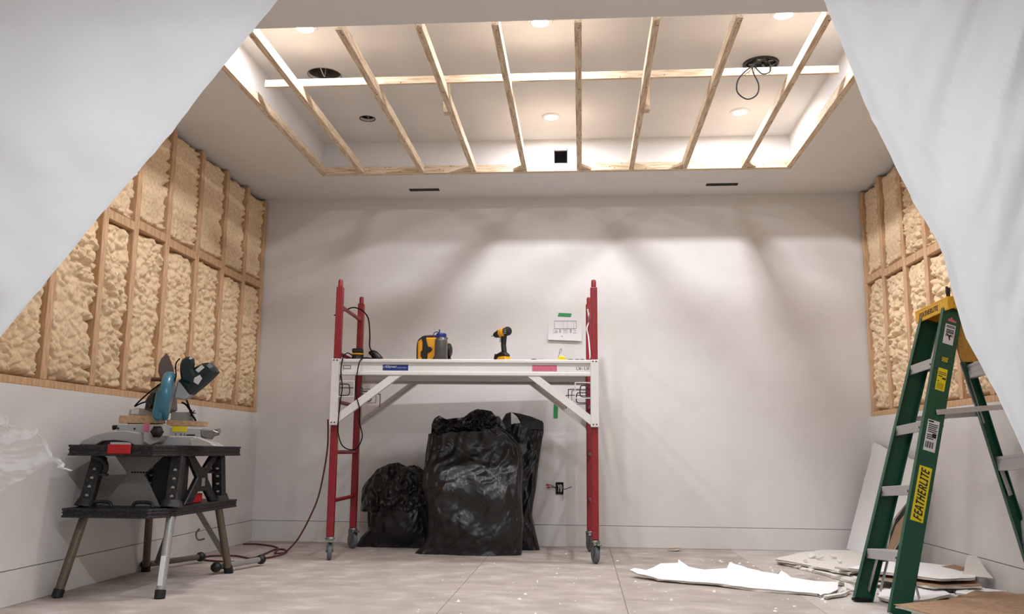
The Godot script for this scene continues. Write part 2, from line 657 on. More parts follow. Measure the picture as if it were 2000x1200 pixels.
func tray():
	var st := mb()
	var y0 := CEIL + 0.0205
	var y1 := TRAY + 0.02
	bx(st, Vector3(-3.25, TRAY + 0.40, -7.88), Vector3(2.8, TRAY + 0.46, 3.2), 0)
	struct("roof", st, M.subfloor)
	st = mb()
	bx(st, Vector3(-3.25, CEIL, -7.88), Vector3(-3.20, TRAY + 0.40, 3.2), 0)
	bx(st, Vector3(2.75, CEIL, -7.88), Vector3(2.8, TRAY + 0.40, 3.2), 0)
	bx(st, Vector3(-3.2, CEIL + 0.02, 3.15), Vector3(2.75, TRAY + 0.40, 3.2), 0)
	struct("wall_upper", st, M.subfloor)
	st = mb()
	bx(st, Vector3(XT0 - 0.02, y0, ZT0 - 0.02), Vector3(XT0, y1, ZT1 + 0.02), 0)
	struct("wall_upper_left", st, M.ceiling)
	st = mb()
	bx(st, Vector3(XT1, y0, ZT0 - 0.02), Vector3(XT1 + 0.02, y1, ZT1 + 0.02), 0)
	struct("wall_upper_right", st, M.ceiling)
	st = mb()
	bx(st, Vector3(XT0, y0, ZT1), Vector3(XT1, y1, ZT1 + 0.02), 0)
	struct("wall_upper_front", st, M.ceiling)
	var c := CSGCombiner3D.new()
	c.name = "wall_upper_back"
	add_child(c)
	c.set_meta("kind", "structure")
	csg_box(c, Vector3(XT0, CEIL + 0.0205, ZT0 - 0.02), Vector3(XT1, TRAY + 0.02, ZT0), M.ceiling, false)
	csg_box(c, Vector3(-0.222, 3.19, ZT0 - 0.09), Vector3(-0.112, 3.302, ZT0 + 0.05), M.ceiling, true)
	c = CSGCombiner3D.new()
	c.name = "ceiling_upper"
	add_child(c)
	c.set_meta("kind", "structure")
	csg_box(c, Vector3(XT0, TRAY, ZT0), Vector3(XT1, TRAY + 0.02, ZT1), M.ceiling, false)
	csg_round(c, Vector3(-1.686, TRAY, -6.45), 0.056, 0.24, M.ceiling)
	csg_round(c, Vector3(-1.79, TRAY, -5.63), 0.112, 0.24, M.ceiling)
	csg_round(c, Vector3(1.213, TRAY, -5.63), 0.112, 0.24, M.ceiling)

# =====================================================================  sprayed foam between studs
func foam_walls():
	# left wall: lower drywall, framing, foam
	var left_z := [-7.655, -7.225, -6.779, -6.300, -5.816, -5.378, -5.01, -4.532, -4.08, -3.63, -3.2]
	var right_z := [-7.655, -7.213, -6.742, -6.325, -5.90, -5.46, -5.03, -4.6, -4.15, -3.7, -3.25]
	foam_wall("wall_left", -1.0, XL, left_z, 1.124, [2.29, 2.262, 2.285, 2.255, 2.272, 2.245, 2.285, 2.27, 2.28, 2.27], 3)
	foam_wall("wall_right", 1.0, XR, right_z, 1.12, [2.293, 2.268, 2.255, 2.24, 2.23, 2.25, 2.26, 2.25, 2.26, 2.25], 77)

# s = -1 for the left wall (faces +x), +1 for the right wall (faces -x); x = drywall face
func foam_wall(called: String, s: float, x: float, zs: Array, y0: float, blocks: Array, sd: int):
	var zn: float = zs[-1]
	var st := mb()
	# sheathing behind the framing, the drywall below it, and the wall on towards the camera
	bx(st, Vector3(minf(x + s * 0.16, x + s * 0.32), 0, -7.88), Vector3(maxf(x + s * 0.16, x + s * 0.32), 3.3, zn), 0)
	bx(st, Vector3(minf(x, x + s * 0.32), 0, zn), Vector3(maxf(x, x + s * 0.32), CEIL, 3.2), 0)
	bx(st, Vector3(minf(x + s * 0.014, x + s * 0.16), 0, ZB), Vector3(maxf(x + s * 0.014, x + s * 0.16), y0, zn), 0)
	bx(st, Vector3(minf(x, x + s * 0.014), 0, ZB), Vector3(maxf(x, x + s * 0.014), 0.177, zn), 0)
	bx(st, Vector3(minf(x, x + s * 0.014), 0.182, ZB), Vector3(maxf(x, x + s * 0.014), y0, zn), 0.002)
	var wall := struct(called, st, M.wall)
	var fx := x + s * 0.016   # stud faces
	var bxk := x + s * 0.16
	var lo := minf(fx, bxk)
	var hi := maxf(fx, bxk)
	for i in zs.size():
		st = mb()
		bx(st, Vector3(lo, y0 + 0.045, zs[i] - 0.029), Vector3(hi, CEIL - 0.018, zs[i] + 0.029), 0.003)
		obj("stud", st, M.stud, wall)
	st = mb()
	bx(st, Vector3(lo, y0 + 0.001, ZB + 0.004), Vector3(hi, y0 + 0.044, zn), 0.003)
	obj("sill_plate", st, M.stud, wall)
	var cell := noise(FastNoiseLite.TYPE_CELLULAR, 17.0, sd, 1)
	cell.cellular_return_type = FastNoiseLite.RETURN_DISTANCE
	cell.fractal_type = FastNoiseLite.FRACTAL_NONE
	cell.cellular_jitter = 1.0
	var cell2 := noise(FastNoiseLite.TYPE_CELLULAR, 38.0, sd + 1, 1)
	cell2.cellular_return_type = FastNoiseLite.RETURN_DISTANCE
	cell2.fractal_type = FastNoiseLite.FRACTAL_NONE
	var big := noise(FastNoiseLite.TYPE_SIMPLEX_SMOOTH, 2.6, sd + 2, 3)
	var warp := noise(FastNoiseLite.TYPE_SIMPLEX_SMOOTH, 7.0, sd + 5, 2)
	var r := RandomNumberGenerator.new()
	r.seed = sd
	for i in zs.size() - 1:
		var za: float = zs[i] + 0.029
		var zb: float = zs[i + 1] - 0.029
		var yb: float = blocks[i]
		st = mb()
		bx(st, Vector3(lo, yb - 0.03, za), Vector3(hi, yb + 0.03, zb), 0.003)
		obj("blocking", st, M.stud, wall)
		for part in 2:
			var ya := y0 + 0.044 if part == 0 else yb + 0.03
			var yt := yb - 0.03 if part == 0 else CEIL - 0.022
			var calm: float = r.randf_range(0.0, 0.2) if s < 0 or i < 2 else 0.8
			var off := r.randf_range(0.0, 40.0)
			var w := zb - za
			var h := yt - ya
			var f := func(u: float, v: float) -> Vector3:
				var uu := u if s < 0 else 1.0 - u
				var z := zb - w * uu
				var y := ya + h * v
				var q := Vector3(z + off, y, off)
				var wz := warp.get_noise_3d(q.x, q.y, 3.0) * 0.035
				var wy := warp.get_noise_3d(q.x, q.y, 9.0) * 0.035
				var d1 := (cell.get_noise_3d((q.x + wz) * 1.0, (q.y + wy) * 1.5, off) + 1.0)
				var d2 := (cell2.get_noise_3d(q.x + wz, q.y + wy, off) + 1.0)
				var b := big.get_noise_3d(q.x, q.y, 0.0)
				var patch := big.get_noise_3d(q.x * 0.8, q.y * 0.8, 40.0)
				var rough := 0.0
				if part == 0:
					rough = clampf(0.75 + patch * 0.9 - 0.35 * smoothstep(0.75, 1.0, v), 0.3, 1.15)
				else:
					rough = clampf(calm + patch * 0.35 + 0.75 * smoothstep(0.22, 0.06, (1.0 - uu if s < 0 else uu)) + 0.4 * smoothstep(0.12, 0.0, v), 0.12, 1.1)
				var lumps := (1.0 - d1 * d1 * 1.7) * 0.048 + (1.0 - d2 * d2 * 1.6) * 0.017
				var e := minf(minf(uu, 1.0 - uu) * w, minf(v, 1.0 - v) * h)
				var k := smoothstep(0.0, 0.03, e + warp.get_noise_3d(q.x, q.y, 30.0) * 0.022)
				var out := -0.046 + rough * lumps + (1.0 - rough) * 0.022 + b * 0.012
				out = minf(out, 0.012)
				out = lerpf(-0.075, out, k)
				return Vector3(fx - s * out, y, z)
			var nu := int(w / 0.0085)
			var nv := int(h / 0.0085)
			obj_mesh("foam_panel", sheet(nu, nv, f), M.foam, wall)

# =====================================================================  lumber in the tray
func joists():
	var st := mb()
	bx(st, Vector3(XT0, CEIL + 0.001, ZT0), Vector3(XT1, CEIL + 0.066, ZT0 + 0.04), 0.002)
	tag(obj("header", st, M.wood_x), "wooden header along the back edge of the ceiling tray", "lumber", "headers round the ceiling tray")
	st = mb()
	bx(st, Vector3(XT0, CEIL + 0.001, ZT0 + 0.041), Vector3(XT0 + 0.04, CEIL + 0.066, ZT1 - 0.041), 0.002)
	tag(obj("header", st, M.wood_z), "wooden header along the left edge of the ceiling tray", "lumber", "headers round the ceiling tray")
	st = mb()
	bx(st, Vector3(XT1 - 0.04, CEIL + 0.001, ZT0 + 0.041), Vector3(XT1, CEIL + 0.066, ZT1 - 0.041), 0.002)
	tag(obj("header", st, M.wood_z), "wooden header along the right edge of the ceiling tray", "lumber", "headers round the ceiling tray")
	var xs := [-1.852, -1.335, -0.894, -0.466, -0.012, 0.416, 0.85, 1.332]
	var ord := ["leftmost", "second", "third", "fourth", "fifth", "sixth", "seventh", "rightmost"]
	for i in xs.size():
		var t := thing("ceiling_joist", "", "joist", Vector3(xs[i], CEIL, 0), 0.0, "bare joists across the ceiling tray")
		var lab: String = ord[i] + " bare wooden joist crossing the ceiling tray, counted from the left"
		if i == 0:
			lab = "leftmost bare wooden joist crossing the ceiling tray, beside the left header"
		if i == 7:
			lab = "rightmost bare wooden joist crossing the ceiling tray, beside the right header"
		t.set_meta("label", lab)
		st = mb()
		var tw := [0.004, -0.005, 0.003, 0.0, 0.0, -0.004, 0.003, -0.006]
		bar(st, Vector3(0.0, 0.033, ZT0 + 0.042), Vector3(tw[i], 0.033, ZT1 - 0.042), 0.041, 0.064, Vector3.UP, 0.002)
		obj("board", st, M.wood_z, t)
		if i in [3, 4, 6, 7]:
			var sd := -1.0 if i in [3, 6] else 1.0
			st = mb()
			prism(st, Transform3D(Basis(Vector3(sd, 0, 0), Vector3(0, 0, 1), Vector3(0, -sd, 0)), Vector3(sd * 0.022, 0.02, ZT0 + 0.042)), [Vector2(0, 0), Vector2(0.075, 0), Vector2(0, 0.09)], 0.02, 0.001)
			obj("corner_block", st, M.wood_x, t)
		# screw heads on the underside near both ends
		st = mb()
		for z in [ZT0 + 0.09, -6.2, -5.31, ZT1 - 0.1]:
			lathe(st, T3(Vector3(0.004, 0.0, z)), [Vector2(0.0, -0.0012), Vector2(0.005, -0.001), Vector2(0.006, 0.002)], 8)
		stuff("screw_heads", st, M.steel, t)
	st = mb()
	bx(st, Vector3(-2.09, CEIL + 0.067, -5.325), Vector3(1.625, CEIL + 0.117, -5.303), 0.002)
	tag(obj("crossbeam", st, M.wood_x), "long wooden crossbeam lying across the tops of the joists", "lumber")
	for a in [[-0.935, -5.72, "third"], [0.458, -5.757, "sixth"]]:
		st = mb()
		bx(st, Vector3(a[0] - 0.019, CEIL + 0.022, a[1] - 0.035), Vector3(a[0] + 0.019, TRAY - 0.002, a[1] + 0.035), 0.002)
		tag(obj("hanger_block", st, M.wood_y), "short upright wooden hanger fixed beside the %s joist from the left" % a[2], "lumber", "hangers beside the joists")

func ceiling_holes():
	# register slots
	for a in [[-1.3985, -7.425, "left", true], [1.2225, -7.40, "right", false]]:
		var t := thing("ceiling_vent", "narrow dark open vent slot in the lower ceiling, %s one of the two" % a[2], "vent", Vector3(a[0], CEIL, a[1]), 0.0, "open vent slots")
		var st := mb()
		var w := 0.1365
		var d := 0.04
		bx(st, Vector3(-w, 0.0, -d), Vector3(-w + 0.003, 0.34, d), 0.0)
		bx(st, Vector3(w - 0.003, 0.0, -d), Vector3(w, 0.34, d), 0.0)
		bx(st, Vector3(-w, 0.0, -d), Vector3(w, 0.34, -d + 0.003), 0.0)
		bx(st, Vector3(-w, 0.0, d - 0.003), Vector3(w, 0.34, d), 0.0)
		obj("duct_boot", st, M.steel, t)
		st = mb()
		if a[3]:
			prism(st, T3(Vector3(0, 0.01, d - 0.006)), [Vector2(-w, 0), Vector2(w, 0), Vector2(w, 0.012), Vector2(0.04, 0.012), Vector2(0.02, 0.02), Vector2(-0.03, 0.02), Vector2(-0.05, 0.008), Vector2(-w, 0.008)], 0.004, 0.0005)
		else:
			bx(st, Vector3(-w, 0.03, -0.006), Vector3(w, 0.034, 0.008), 0.0)
		obj("bent_flange", st, M.steel, t)
	# dead pot light hole with its loose lead
	var t := thing("light_hole", "small round empty light hole in the raised ceiling, back left", "light hole", Vector3(-1.686, TRAY, -6.45))
	var st := mb()
	lathe(st, T3(Vector3.ZERO), [Vector2(0.057, 0.1), Vector2(0.057, -0.003), Vector2(0.064, -0.003), Vector2(0.064, 0.0)], 32)
	obj("rim", st, M.black, t)
	st = mb()
	lathe(st, T3(Vector3(0.01, 0.035, 0.0), Vector3(0.5, 0, 0.4)), [Vector2(0.0, -0.02), Vector2(0.024, -0.015), Vector2(0.026, 0.02), Vector2(0.0, 0.024)], 16)
	obj("connector", st, M.steel, t)
	st = mb()
	tube(st, smooth([Vector3(0.0, 0.06, 0), Vector3(0.012, 0.0, 0.01), Vector3(0.004, -0.04, 0.0), Vector3(0.01, -0.085, 0.004)]), 0.0016, 6)
	obj("lead", st, M.paper, t)
	# large round holes over the crossbeam
	t = thing("ceiling_hole", "large dark round hole in the raised ceiling, left, above the crossbeam", "ceiling hole", Vector3(-1.79, TRAY, -5.63))
	st = mb()
	lathe(st, T3(Vector3.ZERO), [Vector2(0.113, 0.11), Vector2(0.113, -0.002), Vector2(0.118, -0.002), Vector2(0.118, 0.0)], 40)
	obj("rim", st, M.steel, t)
	st = mb()
	tube(st, smooth([Vector3(-0.02, 0.09, -0.08), Vector3(-0.022, 0.02, -0.07), Vector3(-0.015, 0.03, 0.06)]), 0.004, 8)
	obj("strap", st, M.paper, t)
	t = thing("speaker_ring", "dark round ceiling fitting on the right, above a hanging cable loop", "ceiling fitting", Vector3(1.213, TRAY, -5.63))
	st = mb()
	lathe(st, T3(Vector3.ZERO), [Vector2(0.10, -0.002), Vector2(0.104, -0.014), Vector2(0.116, -0.012), Vector2(0.12, 0.0)], 40)
	obj("ring", st, M.black, t)
	st = mb()
	lathe(st, T3(Vector3(0, 0.02, 0)), [Vector2(0.0, 0.0), Vector2(0.1, 0.0), Vector2(0.108, 0.05)], 32)
	obj("backing", st, M.bench_black, t)
	st = mb()
	for a in [0.4, 2.0, 3.6, 5.2]:
		bxt(st, T3(Vector3(cos(a) * 0.06, 0.012, sin(a) * 0.06), Vector3(0, -a, 0)), Vector3(0.05, 0.012, 0.016), 0.002)
	objs("clip", st, M.steel, t)
	# the coil that drops from the fitting
	st = mb()
	tube(st, smooth([Vector3(1.15, 3.41, -5.60), Vector3(1.135, 3.31, -5.43), Vector3(1.10, 3.235, -5.28), Vector3(1.036, 3.183, -5.27), Vector3(0.990, 3.125, -5.27), Vector3(0.985, 3.047, -5.27), Vector3(1.043, 2.999, -5.27), Vector3(1.103, 3.027, -5.27), Vector3(1.117, 3.095, -5.27), Vector3(1.085, 3.181, -5.27), Vector3(1.092, 3.235, -5.28), Vector3(1.14, 3.33, -5.46), Vector3(1.17, 3.41, -5.60)]), 0.0045, 8)
	tube(st, smooth([Vector3(1.17, 3.41, -5.58), Vector3(1.12, 3.27, -5.36), Vector3(1.108, 3.205, -5.275), Vector3(1.142, 3.166, -5.27), Vector3(1.188, 3.176, -5.27), Vector3(1.198, 3.225, -5.28), Vector3(1.215, 3.33, -5.44), Vector3(1.25, 3.41, -5.58)]), 0.0045, 8)
	tag(obj("speaker_cable", st, M.cord_black), "dark cable hanging in a loop from the fitting in the raised ceiling", "cable")
	# square cutout seen in the tray's back wall
	t = thing("wall_box", "square hole with a black rim in the back wall of the ceiling tray", "electrical box", Vector3(-0.167, 3.246, ZT0))
	st = mb()
	bx(st, Vector3(-0.056, -0.057, 0.0), Vector3(-0.052, 0.057, 0.002), 0)
	bx(st, Vector3(0.052, -0.057, 0.0), Vector3(0.056, 0.057, 0.002), 0)
	bx(st, Vector3(-0.052, -0.057, 0.0), Vector3(0.052, -0.053, 0.002), 0)
	bx(st, Vector3(-0.052, 0.053, 0.0), Vector3(0.052, 0.057, 0.002), 0)
	obj("mud_ring", st, M.black, t)
	st = mb()
	bx(st, Vector3(-0.054, 0.058, 0.0), Vector3(-0.051, 0.075, 0.003), 0)
	bx(st, Vector3(0.051, 0.058, 0.0), Vector3(0.054, 0.075, 0.003), 0)
	objs("mounting_ear", st, M.black, t)

# =====================================================================  plastic sheeting partition
func sheeting():
	var zz := -3.3
	var fold := noise(FastNoiseLite.TYPE_SIMPLEX_SMOOTH, 0.9, 5, 3)
	var crease := noise(FastNoiseLite.TYPE_SIMPLEX_SMOOTH, 2.2, 9, 2)
	crease.fractal_type = FastNoiseLite.FRACTAL_RIDGED
	# inner edge of the left flap from the ceiling down to the wall
	var le := [Vector2(-0.93, 3.105), Vector2(-1.255, 2.665), Vector2(-1.554, 2.268), Vector2(-1.673, 2.092), Vector2(-1.95, 1.741), Vector2(-2.143, 1.482), Vector2(-2.333, 1.227), Vector2(-2.62, 0.86), Vector2(-2.895, 0.52)]
	var f := func(u: float, v: float) -> Vector3:
		var e := along(le, 1.0 - v)
		var x := lerpf(-2.90, e.x, u)
		var y := e.y
		y += (1.0 - u) * 0.12 * (1.0 - v)
		y = minf(y, 3.105)
		var free := smoothstep(0.0, 0.25, v) * (1.0 - smoothstep(0.96, 1.0, v)) * u
		var z := zz + fold.get_noise_2d(x * 1.0 + y * 0.8, y * 0.7) * 0.14 * free * (1.0 - smoothstep(0.55, 1.0, u))
		z -= maxf(crease.get_noise_2d(x * 0.8 + y * 0.3, y * 2.4) - 0.35, 0.0) * 0.012 * free
		z += smoothstep(0.97, 1.0, u) * 0.012
		return Vector3(x, y, z)
	var t := thing("plastic_sheet", "white plastic sheet across the upper left, with a straight slanting edge", "plastic sheet", Vector3.ZERO, 0.0, "plastic dust sheets")
	obj_mesh("flap", sheet(70, 90, f), M.sheeting, t)
	var st := mb()
	bx(st, Vector3(-2.9, CEIL - 0.02, zz - 0.02), Vector3(-0.9, CEIL - 0.001, zz + 0.02), 0.002)
	obj("batten", st, M.wood_x, t)
	# right flap
	var re := [Vector2(0.80, 3.105), Vector2(0.973, 2.588), Vector2(1.037, 2.38), Vector2(1.103, 2.155), Vector2(1.195, 1.925), Vector2(1.269, 1.741), Vector2(1.335, 1.611), Vector2(1.358, 1.542), Vector2(1.377, 1.424), Vector2(1.418, 1.232), Vector2(1.51, 1.026), Vector2(1.583, 0.824), Vector2(1.72, 0.5), Vector2(1.86, 0.05)]
	var g := func(u: float, v: float) -> Vector3:
		var e := along(re, 1.0 - v)
		var x := lerpf(e.x, 2.40, u)
		var y := e.y
		var free := (1.0 - smoothstep(0.96, 1.0, v)) * (1.0 - smoothstep(0.8, 1.0, u))
		var z := zz - 0.03 + fold.get_noise_2d(x * 2.6 - y * 0.9 + 7.0, y * 0.45 + 3.0) * 0.16 * free * smoothstep(0.0, 0.5, u)
		z -= maxf(crease.get_noise_2d(x * 2.0 + 5.0, y * 1.3) - 0.3, 0.0) * 0.012 * free
		z += (1.0 - smoothstep(0.0, 0.05, u)) * 0.02
		return Vector3(x, y, z)
	t = thing("plastic_sheet", "translucent white plastic sheet hanging down the right side in front of the ladder", "plastic sheet", Vector3.ZERO, 0.0, "plastic dust sheets")
	obj_mesh("flap", sheet(70, 100, g), M.sheeting, t)
	st = mb()
	bx(st, Vector3(0.75, CEIL - 0.02, zz - 0.05), Vector3(2.40, CEIL - 0.001, zz - 0.01), 0.002)
	obj("batten", st, M.wood_x, t)
	# torn tail of the sheeting on the left wall
	var up := [Vector2(-2.91, 0.985), Vector2(-2.6, 0.965), Vector2(-2.301, 0.934), Vector2(-2.268, 0.926), Vector2(-2.249, 0.886), Vector2(-2.21, 0.884), Vector2(-2.144, 0.861), Vector2(-2.125, 0.877), Vector2(-2.112, 0.861), Vector2(-2.084, 0.792), Vector2(-2.055, 0.772), Vector2(-2.011, 0.747), Vector2(-2.012, 0.737), Vector2(-1.993, 0.714)]
	var dn := [Vector2(-2.91, 0.30), Vector2(-2.6, 0.46), Vector2(-2.266, 0.62), Vector2(-2.187, 0.662), Vector2(-2.108, 0.716), Vector2(-2.075, 0.742), Vector2(-2.044, 0.743), Vector2(-2.02, 0.722), Vector2(-1.995, 0.712)]
	var k := func(u: float, v: float) -> Vector3:
		var x := lerpf(-2.91, -1.994, u)
		var a := at_x(up, x)
		var b := at_x(dn, x)
		var y := lerpf(b, a, v)
		var n := crease.get_noise_2d(x * 1.6 + y * 2.0, y * 4.0 - x) * 0.035 + fold.get_noise_2d(x * 4.0, y * 6.0) * 0.05
		n += sin(v * 9.0 + x * 3.0) * 0.02 * (1.0 - absf(2.0 * v - 1.0))
		return Vector3(x, y, zz + 0.02 + n * smoothstep(0.0, 0.2, u))
	tag(obj_mesh("torn_plastic", sheet(110, 50, k), M.film), "torn tail of crumpled clear plastic film beside the saw bench", "plastic film")

func along(pts: Array, t: float) -> Vector2:
	var total := 0.0
	for i in pts.size() - 1:
		total += pts[i].distance_to(pts[i + 1])
	var want := clampf(t, 0.0, 1.0) * total
	for i in pts.size() - 1:
		var d: float = pts[i].distance_to(pts[i + 1])
		if want <= d or i == pts.size() - 2:
			return pts[i].lerp(pts[i + 1], minf(want / d, 1.0))
		want -= d
	return pts[-1]

func at_x(pts: Array, x: float) -> float:
	for i in pts.size() - 1:
		var a: Vector2 = pts[i]
		var b: Vector2 = pts[i + 1]
		if x >= minf(a.x, b.x) and x <= maxf(a.x, b.x) and absf(b.x - a.x) > 0.00001:
			return lerpf(a.y, b.y, (x - a.x) / (b.x - a.x))
	return pts[-1].y

func at_y(pts: Array, y: float) -> float:
	for i in pts.size() - 1:
		var a: Vector2 = pts[i]
		var b: Vector2 = pts[i + 1]
		if y >= minf(a.y, b.y) and y <= maxf(a.y, b.y) and absf(b.y - a.y) > 0.00001:
			return lerpf(a.x, b.x, (y - a.y) / (b.y - a.y))
	return pts[-1].x if y > pts[-1].y else pts[0].x

# =====================================================================  rolling scaffold
const SC := Vector3(-0.90, 0, -6.935)
const SCTURN := 0.04

func scaffold():
	var t := thing("rolling_scaffold", "red and white rolling scaffold on casters with tools on its deck", "scaffold", SC, SCTURN)
	var hx := 0.98
	var hz := 0.387
	var yaw := {"-1_1": 0.25, "1_1": 0.3, "-1_-1": 0.75, "1_-1": 0.35}
	for sx in [-1, 1]:
		for sz in [-1, 1]:
			var p := Vector3(hx * sx, 0, hz * sz)
			var st := mb()
			bx(st, p + Vector3(-0.026, 0.165, -0.026), p + Vector3(0.026, 2.05, 0.026), 0.006)
			lathe(st, T3(p), [Vector2(0.019, 2.05), Vector2(0.019, 2.095), Vector2(0.015, 2.108), Vector2(0.0, 2.113)], 16)
			obj("post", st, M.red, t)
			caster(t, p, yaw["%d_%d" % [sx, sz]])
		for y in [1.905, 1.535, 1.165, 0.785, 0.425]:
			var st := mb()
			tube(st, [Vector3(hx * sx, y, -hz + 0.026), Vector3(hx * sx, y, hz - 0.026)], 0.0155, 12)
			obj("rung", st, M.red, t)
	# truss panels, in front of the front posts and behind the rear ones
	for sz in [-1.0, 1.0]:
		var z0: float = sz * (hz + 0.027)
		var z1: float = sz * (hz + 0.062)
		var zm: float = (z0 + z1) * 0.5
		var st := mb()
		bx(st, Vector3(-0.95, 1.362, minf(z0, z0 + sz * 0.012)), Vector3(0.95, 1.485, maxf(z0, z0 + sz * 0.012)), 0.001)
		bx(st, Vector3(-0.95, 1.459, minf(z0, z1)), Vector3(0.95, 1.485, maxf(z0, z1)), 0.005)
		bx(st, Vector3(-0.95, 1.362, minf(z0, z1)), Vector3(0.95, 1.392, maxf(z0, z1)), 0.005)
		obj("side_rail", st, M.white_paint, t)
		for sx in [-1.0, 1.0]:
			st = mb()
			bx(st, Vector3(hx * sx - 0.031, 0.985, minf(z0, z1)), Vector3(hx * sx + 0.031, 1.487, maxf(z0, z1)), 0.005)
			obj("end_plate", st, M.white_paint, t)
			st = mb()
			# braces cut flush below the rail and beside the plate
			prism(st, T3(Vector3(0, 0, zm + sz * 0.006)), [Vector2(sx * 0.951, 1.000), Vector2(sx * 0.951, 1.072), Vector2(sx * 0.565, 1.3615), Vector2(sx * 0.475, 1.3615)], 0.006, 0.001)
			prism(st, T3(Vector3(0, 0, zm - sz * 0.014)), [Vector2(sx * 0.951, 1.000), Vector2(sx * 0.951, 1.010), Vector2(sx * 0.488, 1.3615), Vector2(sx * 0.475, 1.3615)], 0.034, 0.001)
			obj("brace", st, M.white_paint, t)
			# hooked gate rods beside each plate
			st = mb()
			var xa: float = sx * 0.952
			var xb: float = sx * 0.835
			tube(st, smooth([Vector3(xa, 1.315, zm), Vector3(xb + sx * 0.012, 1.315, zm), Vector3(xb, 1.303, zm), Vector3(xb, 1.212, zm), Vector3(xb + sx * 0.012, 1.20, zm), Vector3(xa, 1.20, zm)], 4), 0.0042, 8)
			obj("gate_rod", st, M.white_paint, t)
			st = mb()
			var zi: float = zm - sz * 0.02
			tube(st, smooth([Vector3(xa, 1.295, zi), Vector3(sx * 0.89, 1.295, zi), Vector3(sx * 0.875, 1.28, zi), Vector3(sx * 0.872, 1.23, zi), Vector3(sx * 0.888, 1.212, zi), Vector3(xa, 1.21, zi)], 4), 0.0045, 8)
			tube(st, smooth([Vector3(sx * 0.955, 1.27, zi - sz * 0.05), Vector3(sx * 0.80, 1.27, zi - sz * 0.05), Vector3(sx * 0.786, 1.255, zi - sz * 0.05), Vector3(sx * 0.786, 1.16, zi - sz * 0.05)], 4), 0.0035, 8)
			objs("latch_loop", st, M.wire, t)
			st = mb()
			for y in [1.005, 1.475]:
				lathe(st, T3(Vector3(hx * sx - 0.012, y, z1), Vector3(PI / 2 * sz, 0, 0)), [Vector2(0.006, -0.001), Vector2(0.006, 0.002), Vector2(0.0, 0.003)], 10)
				lathe(st, T3(Vector3(hx * sx + 0.012, y, z1), Vector3(PI / 2 * sz, 0, 0)), [Vector2(0.006, -0.001), Vector2(0.006, 0.002), Vector2(0.0, 0.003)], 10)
			stuff("rivets", st, M.rust, t)
	# deck
	var st := mb()
	bx(st, Vector3(-0.95, 1.462, -hz - 0.02), Vector3(0.95, 1.478, hz + 0.02), 0.002)
	obj("deck", st, M.grey_light, t)
	# labels on the front web
	var zf := hz + 0.0395
	st = mb()
	bx(st, Vector3(-0.622, 1.400, zf - 0.001), Vector3(-0.427, 1.444, zf + 0.001), 0.0004)
	var bl := obj("blue_label", st, M.blue_label, t)
	obj("lettering", letters("Layout", T3(Vector3(-0.558, 1.426, zf + 0.0015)), 0.020, 0.085, 0.35, "Droid Serif", 700), M.paper, bl)
	obj("lettering", letters("INDUSTRIES", T3(Vector3(-0.474, 1.421, zf + 0.0015)), 0.006, 0.07, 0.0), M.paper, bl)
	st = mb()
	tube(st, smooth([Vector3(-0.617, 1.418, zf + 0.001), Vector3(-0.605, 1.432, zf + 0.001), Vector3(-0.57, 1.437, zf + 0.001)]), 0.0012, 6)
	obj("swoosh", st, M.paper, bl)
	st = mb()
	bx(st, Vector3(0.512, 1.400, zf - 0.001), Vector3(0.698, 1.446, zf + 0.001), 0.0004)
	obj("pink_label", st, M.pink_label, t)
	obj("lettering", letters("LW-LW", T3(Vector3(0.892, 1.424, zf + 0.0005)), 0.026, 0.094, 0.0, "Droid Sans Mono"), M.rust, t)
	st = mb()
	for a in [[-0.925, 1.412, 0.06, 0.004], [-0.925, 1.434, 0.06, 0.004]]:
		bx(st, Vector3(a[0], a[1], zf - 0.001), Vector3(a[0] + a[2], a[1] + a[3], zf + 0.004), 0.001)
	for x in [-0.925, -0.869]:
		bx(st, Vector3(x, 1.412, zf - 0.001), Vector3(x + 0.004, 1.438, zf + 0.004), 0.001)
	obj("latch_plate", st, M.steel, t)

func caster(t: Node3D, p: Vector3, yaw: float):
	var b := Basis(Vector3.UP, yaw)
	var st := mb()
	lathe(st, T3(p), [Vector2(0.0, 0.148), Vector2(0.036, 0.148), Vector2(0.036, 0.158), Vector2(0.03, 0.166), Vector2(0.0, 0.166)], 20)
	for s in [-1.0, 1.0]:
		var m := Transform3D(b * Basis(Vector3(0, 0, 1), Vector3(0, 1, 0), Vector3(-1, 0, 0)), p + b * Vector3(0.024 * s, 0, 0))
		prism(st, m, [Vector2(-0.03, 0.15), Vector2(0.03, 0.15), Vector2(0.034, 0.12), Vector2(0.02, 0.05), Vector2(-0.02, 0.05), Vector2(-0.028, 0.12)], 0.004, 0.001)
	bxt(st, Transform3D(b, p + Vector3(0, 0.146, 0)), Vector3(0.052, 0.006, 0.066), 0.001)
	var f := obj("caster_fork", st, M.steel, t)
	st = mb()
	var w := Transform3D(b * Basis.from_euler(Vector3(0, 0, PI / 2)), p + Vector3(0, 0.064, 0))
	lathe(st, w, [Vector2(0.0, -0.017), Vector2(0.05, -0.017), Vector2(0.061, -0.012), Vector2(0.064, -0.004), Vector2(0.064, 0.004), Vector2(0.061, 0.012), Vector2(0.05, 0.017), Vector2(0.0, 0.017)], 32)
	obj("wheel", st, M.rubber_grey, f)
	st = mb()
	lathe(st, w, [Vector2(0.0, -0.030), Vector2(0.009, -0.028), Vector2(0.009, 0.028), Vector2(0.0, 0.030)], 12)
	obj("axle", st, M.steel, f)
	st = mb()
	bxt(st, Transform3D(b, p + b * Vector3(0.01, 0.136, 0.05)), Vector3(0.036, 0.012, 0.04), 0.003)
	obj("brake_pedal", st, M.steel, f)

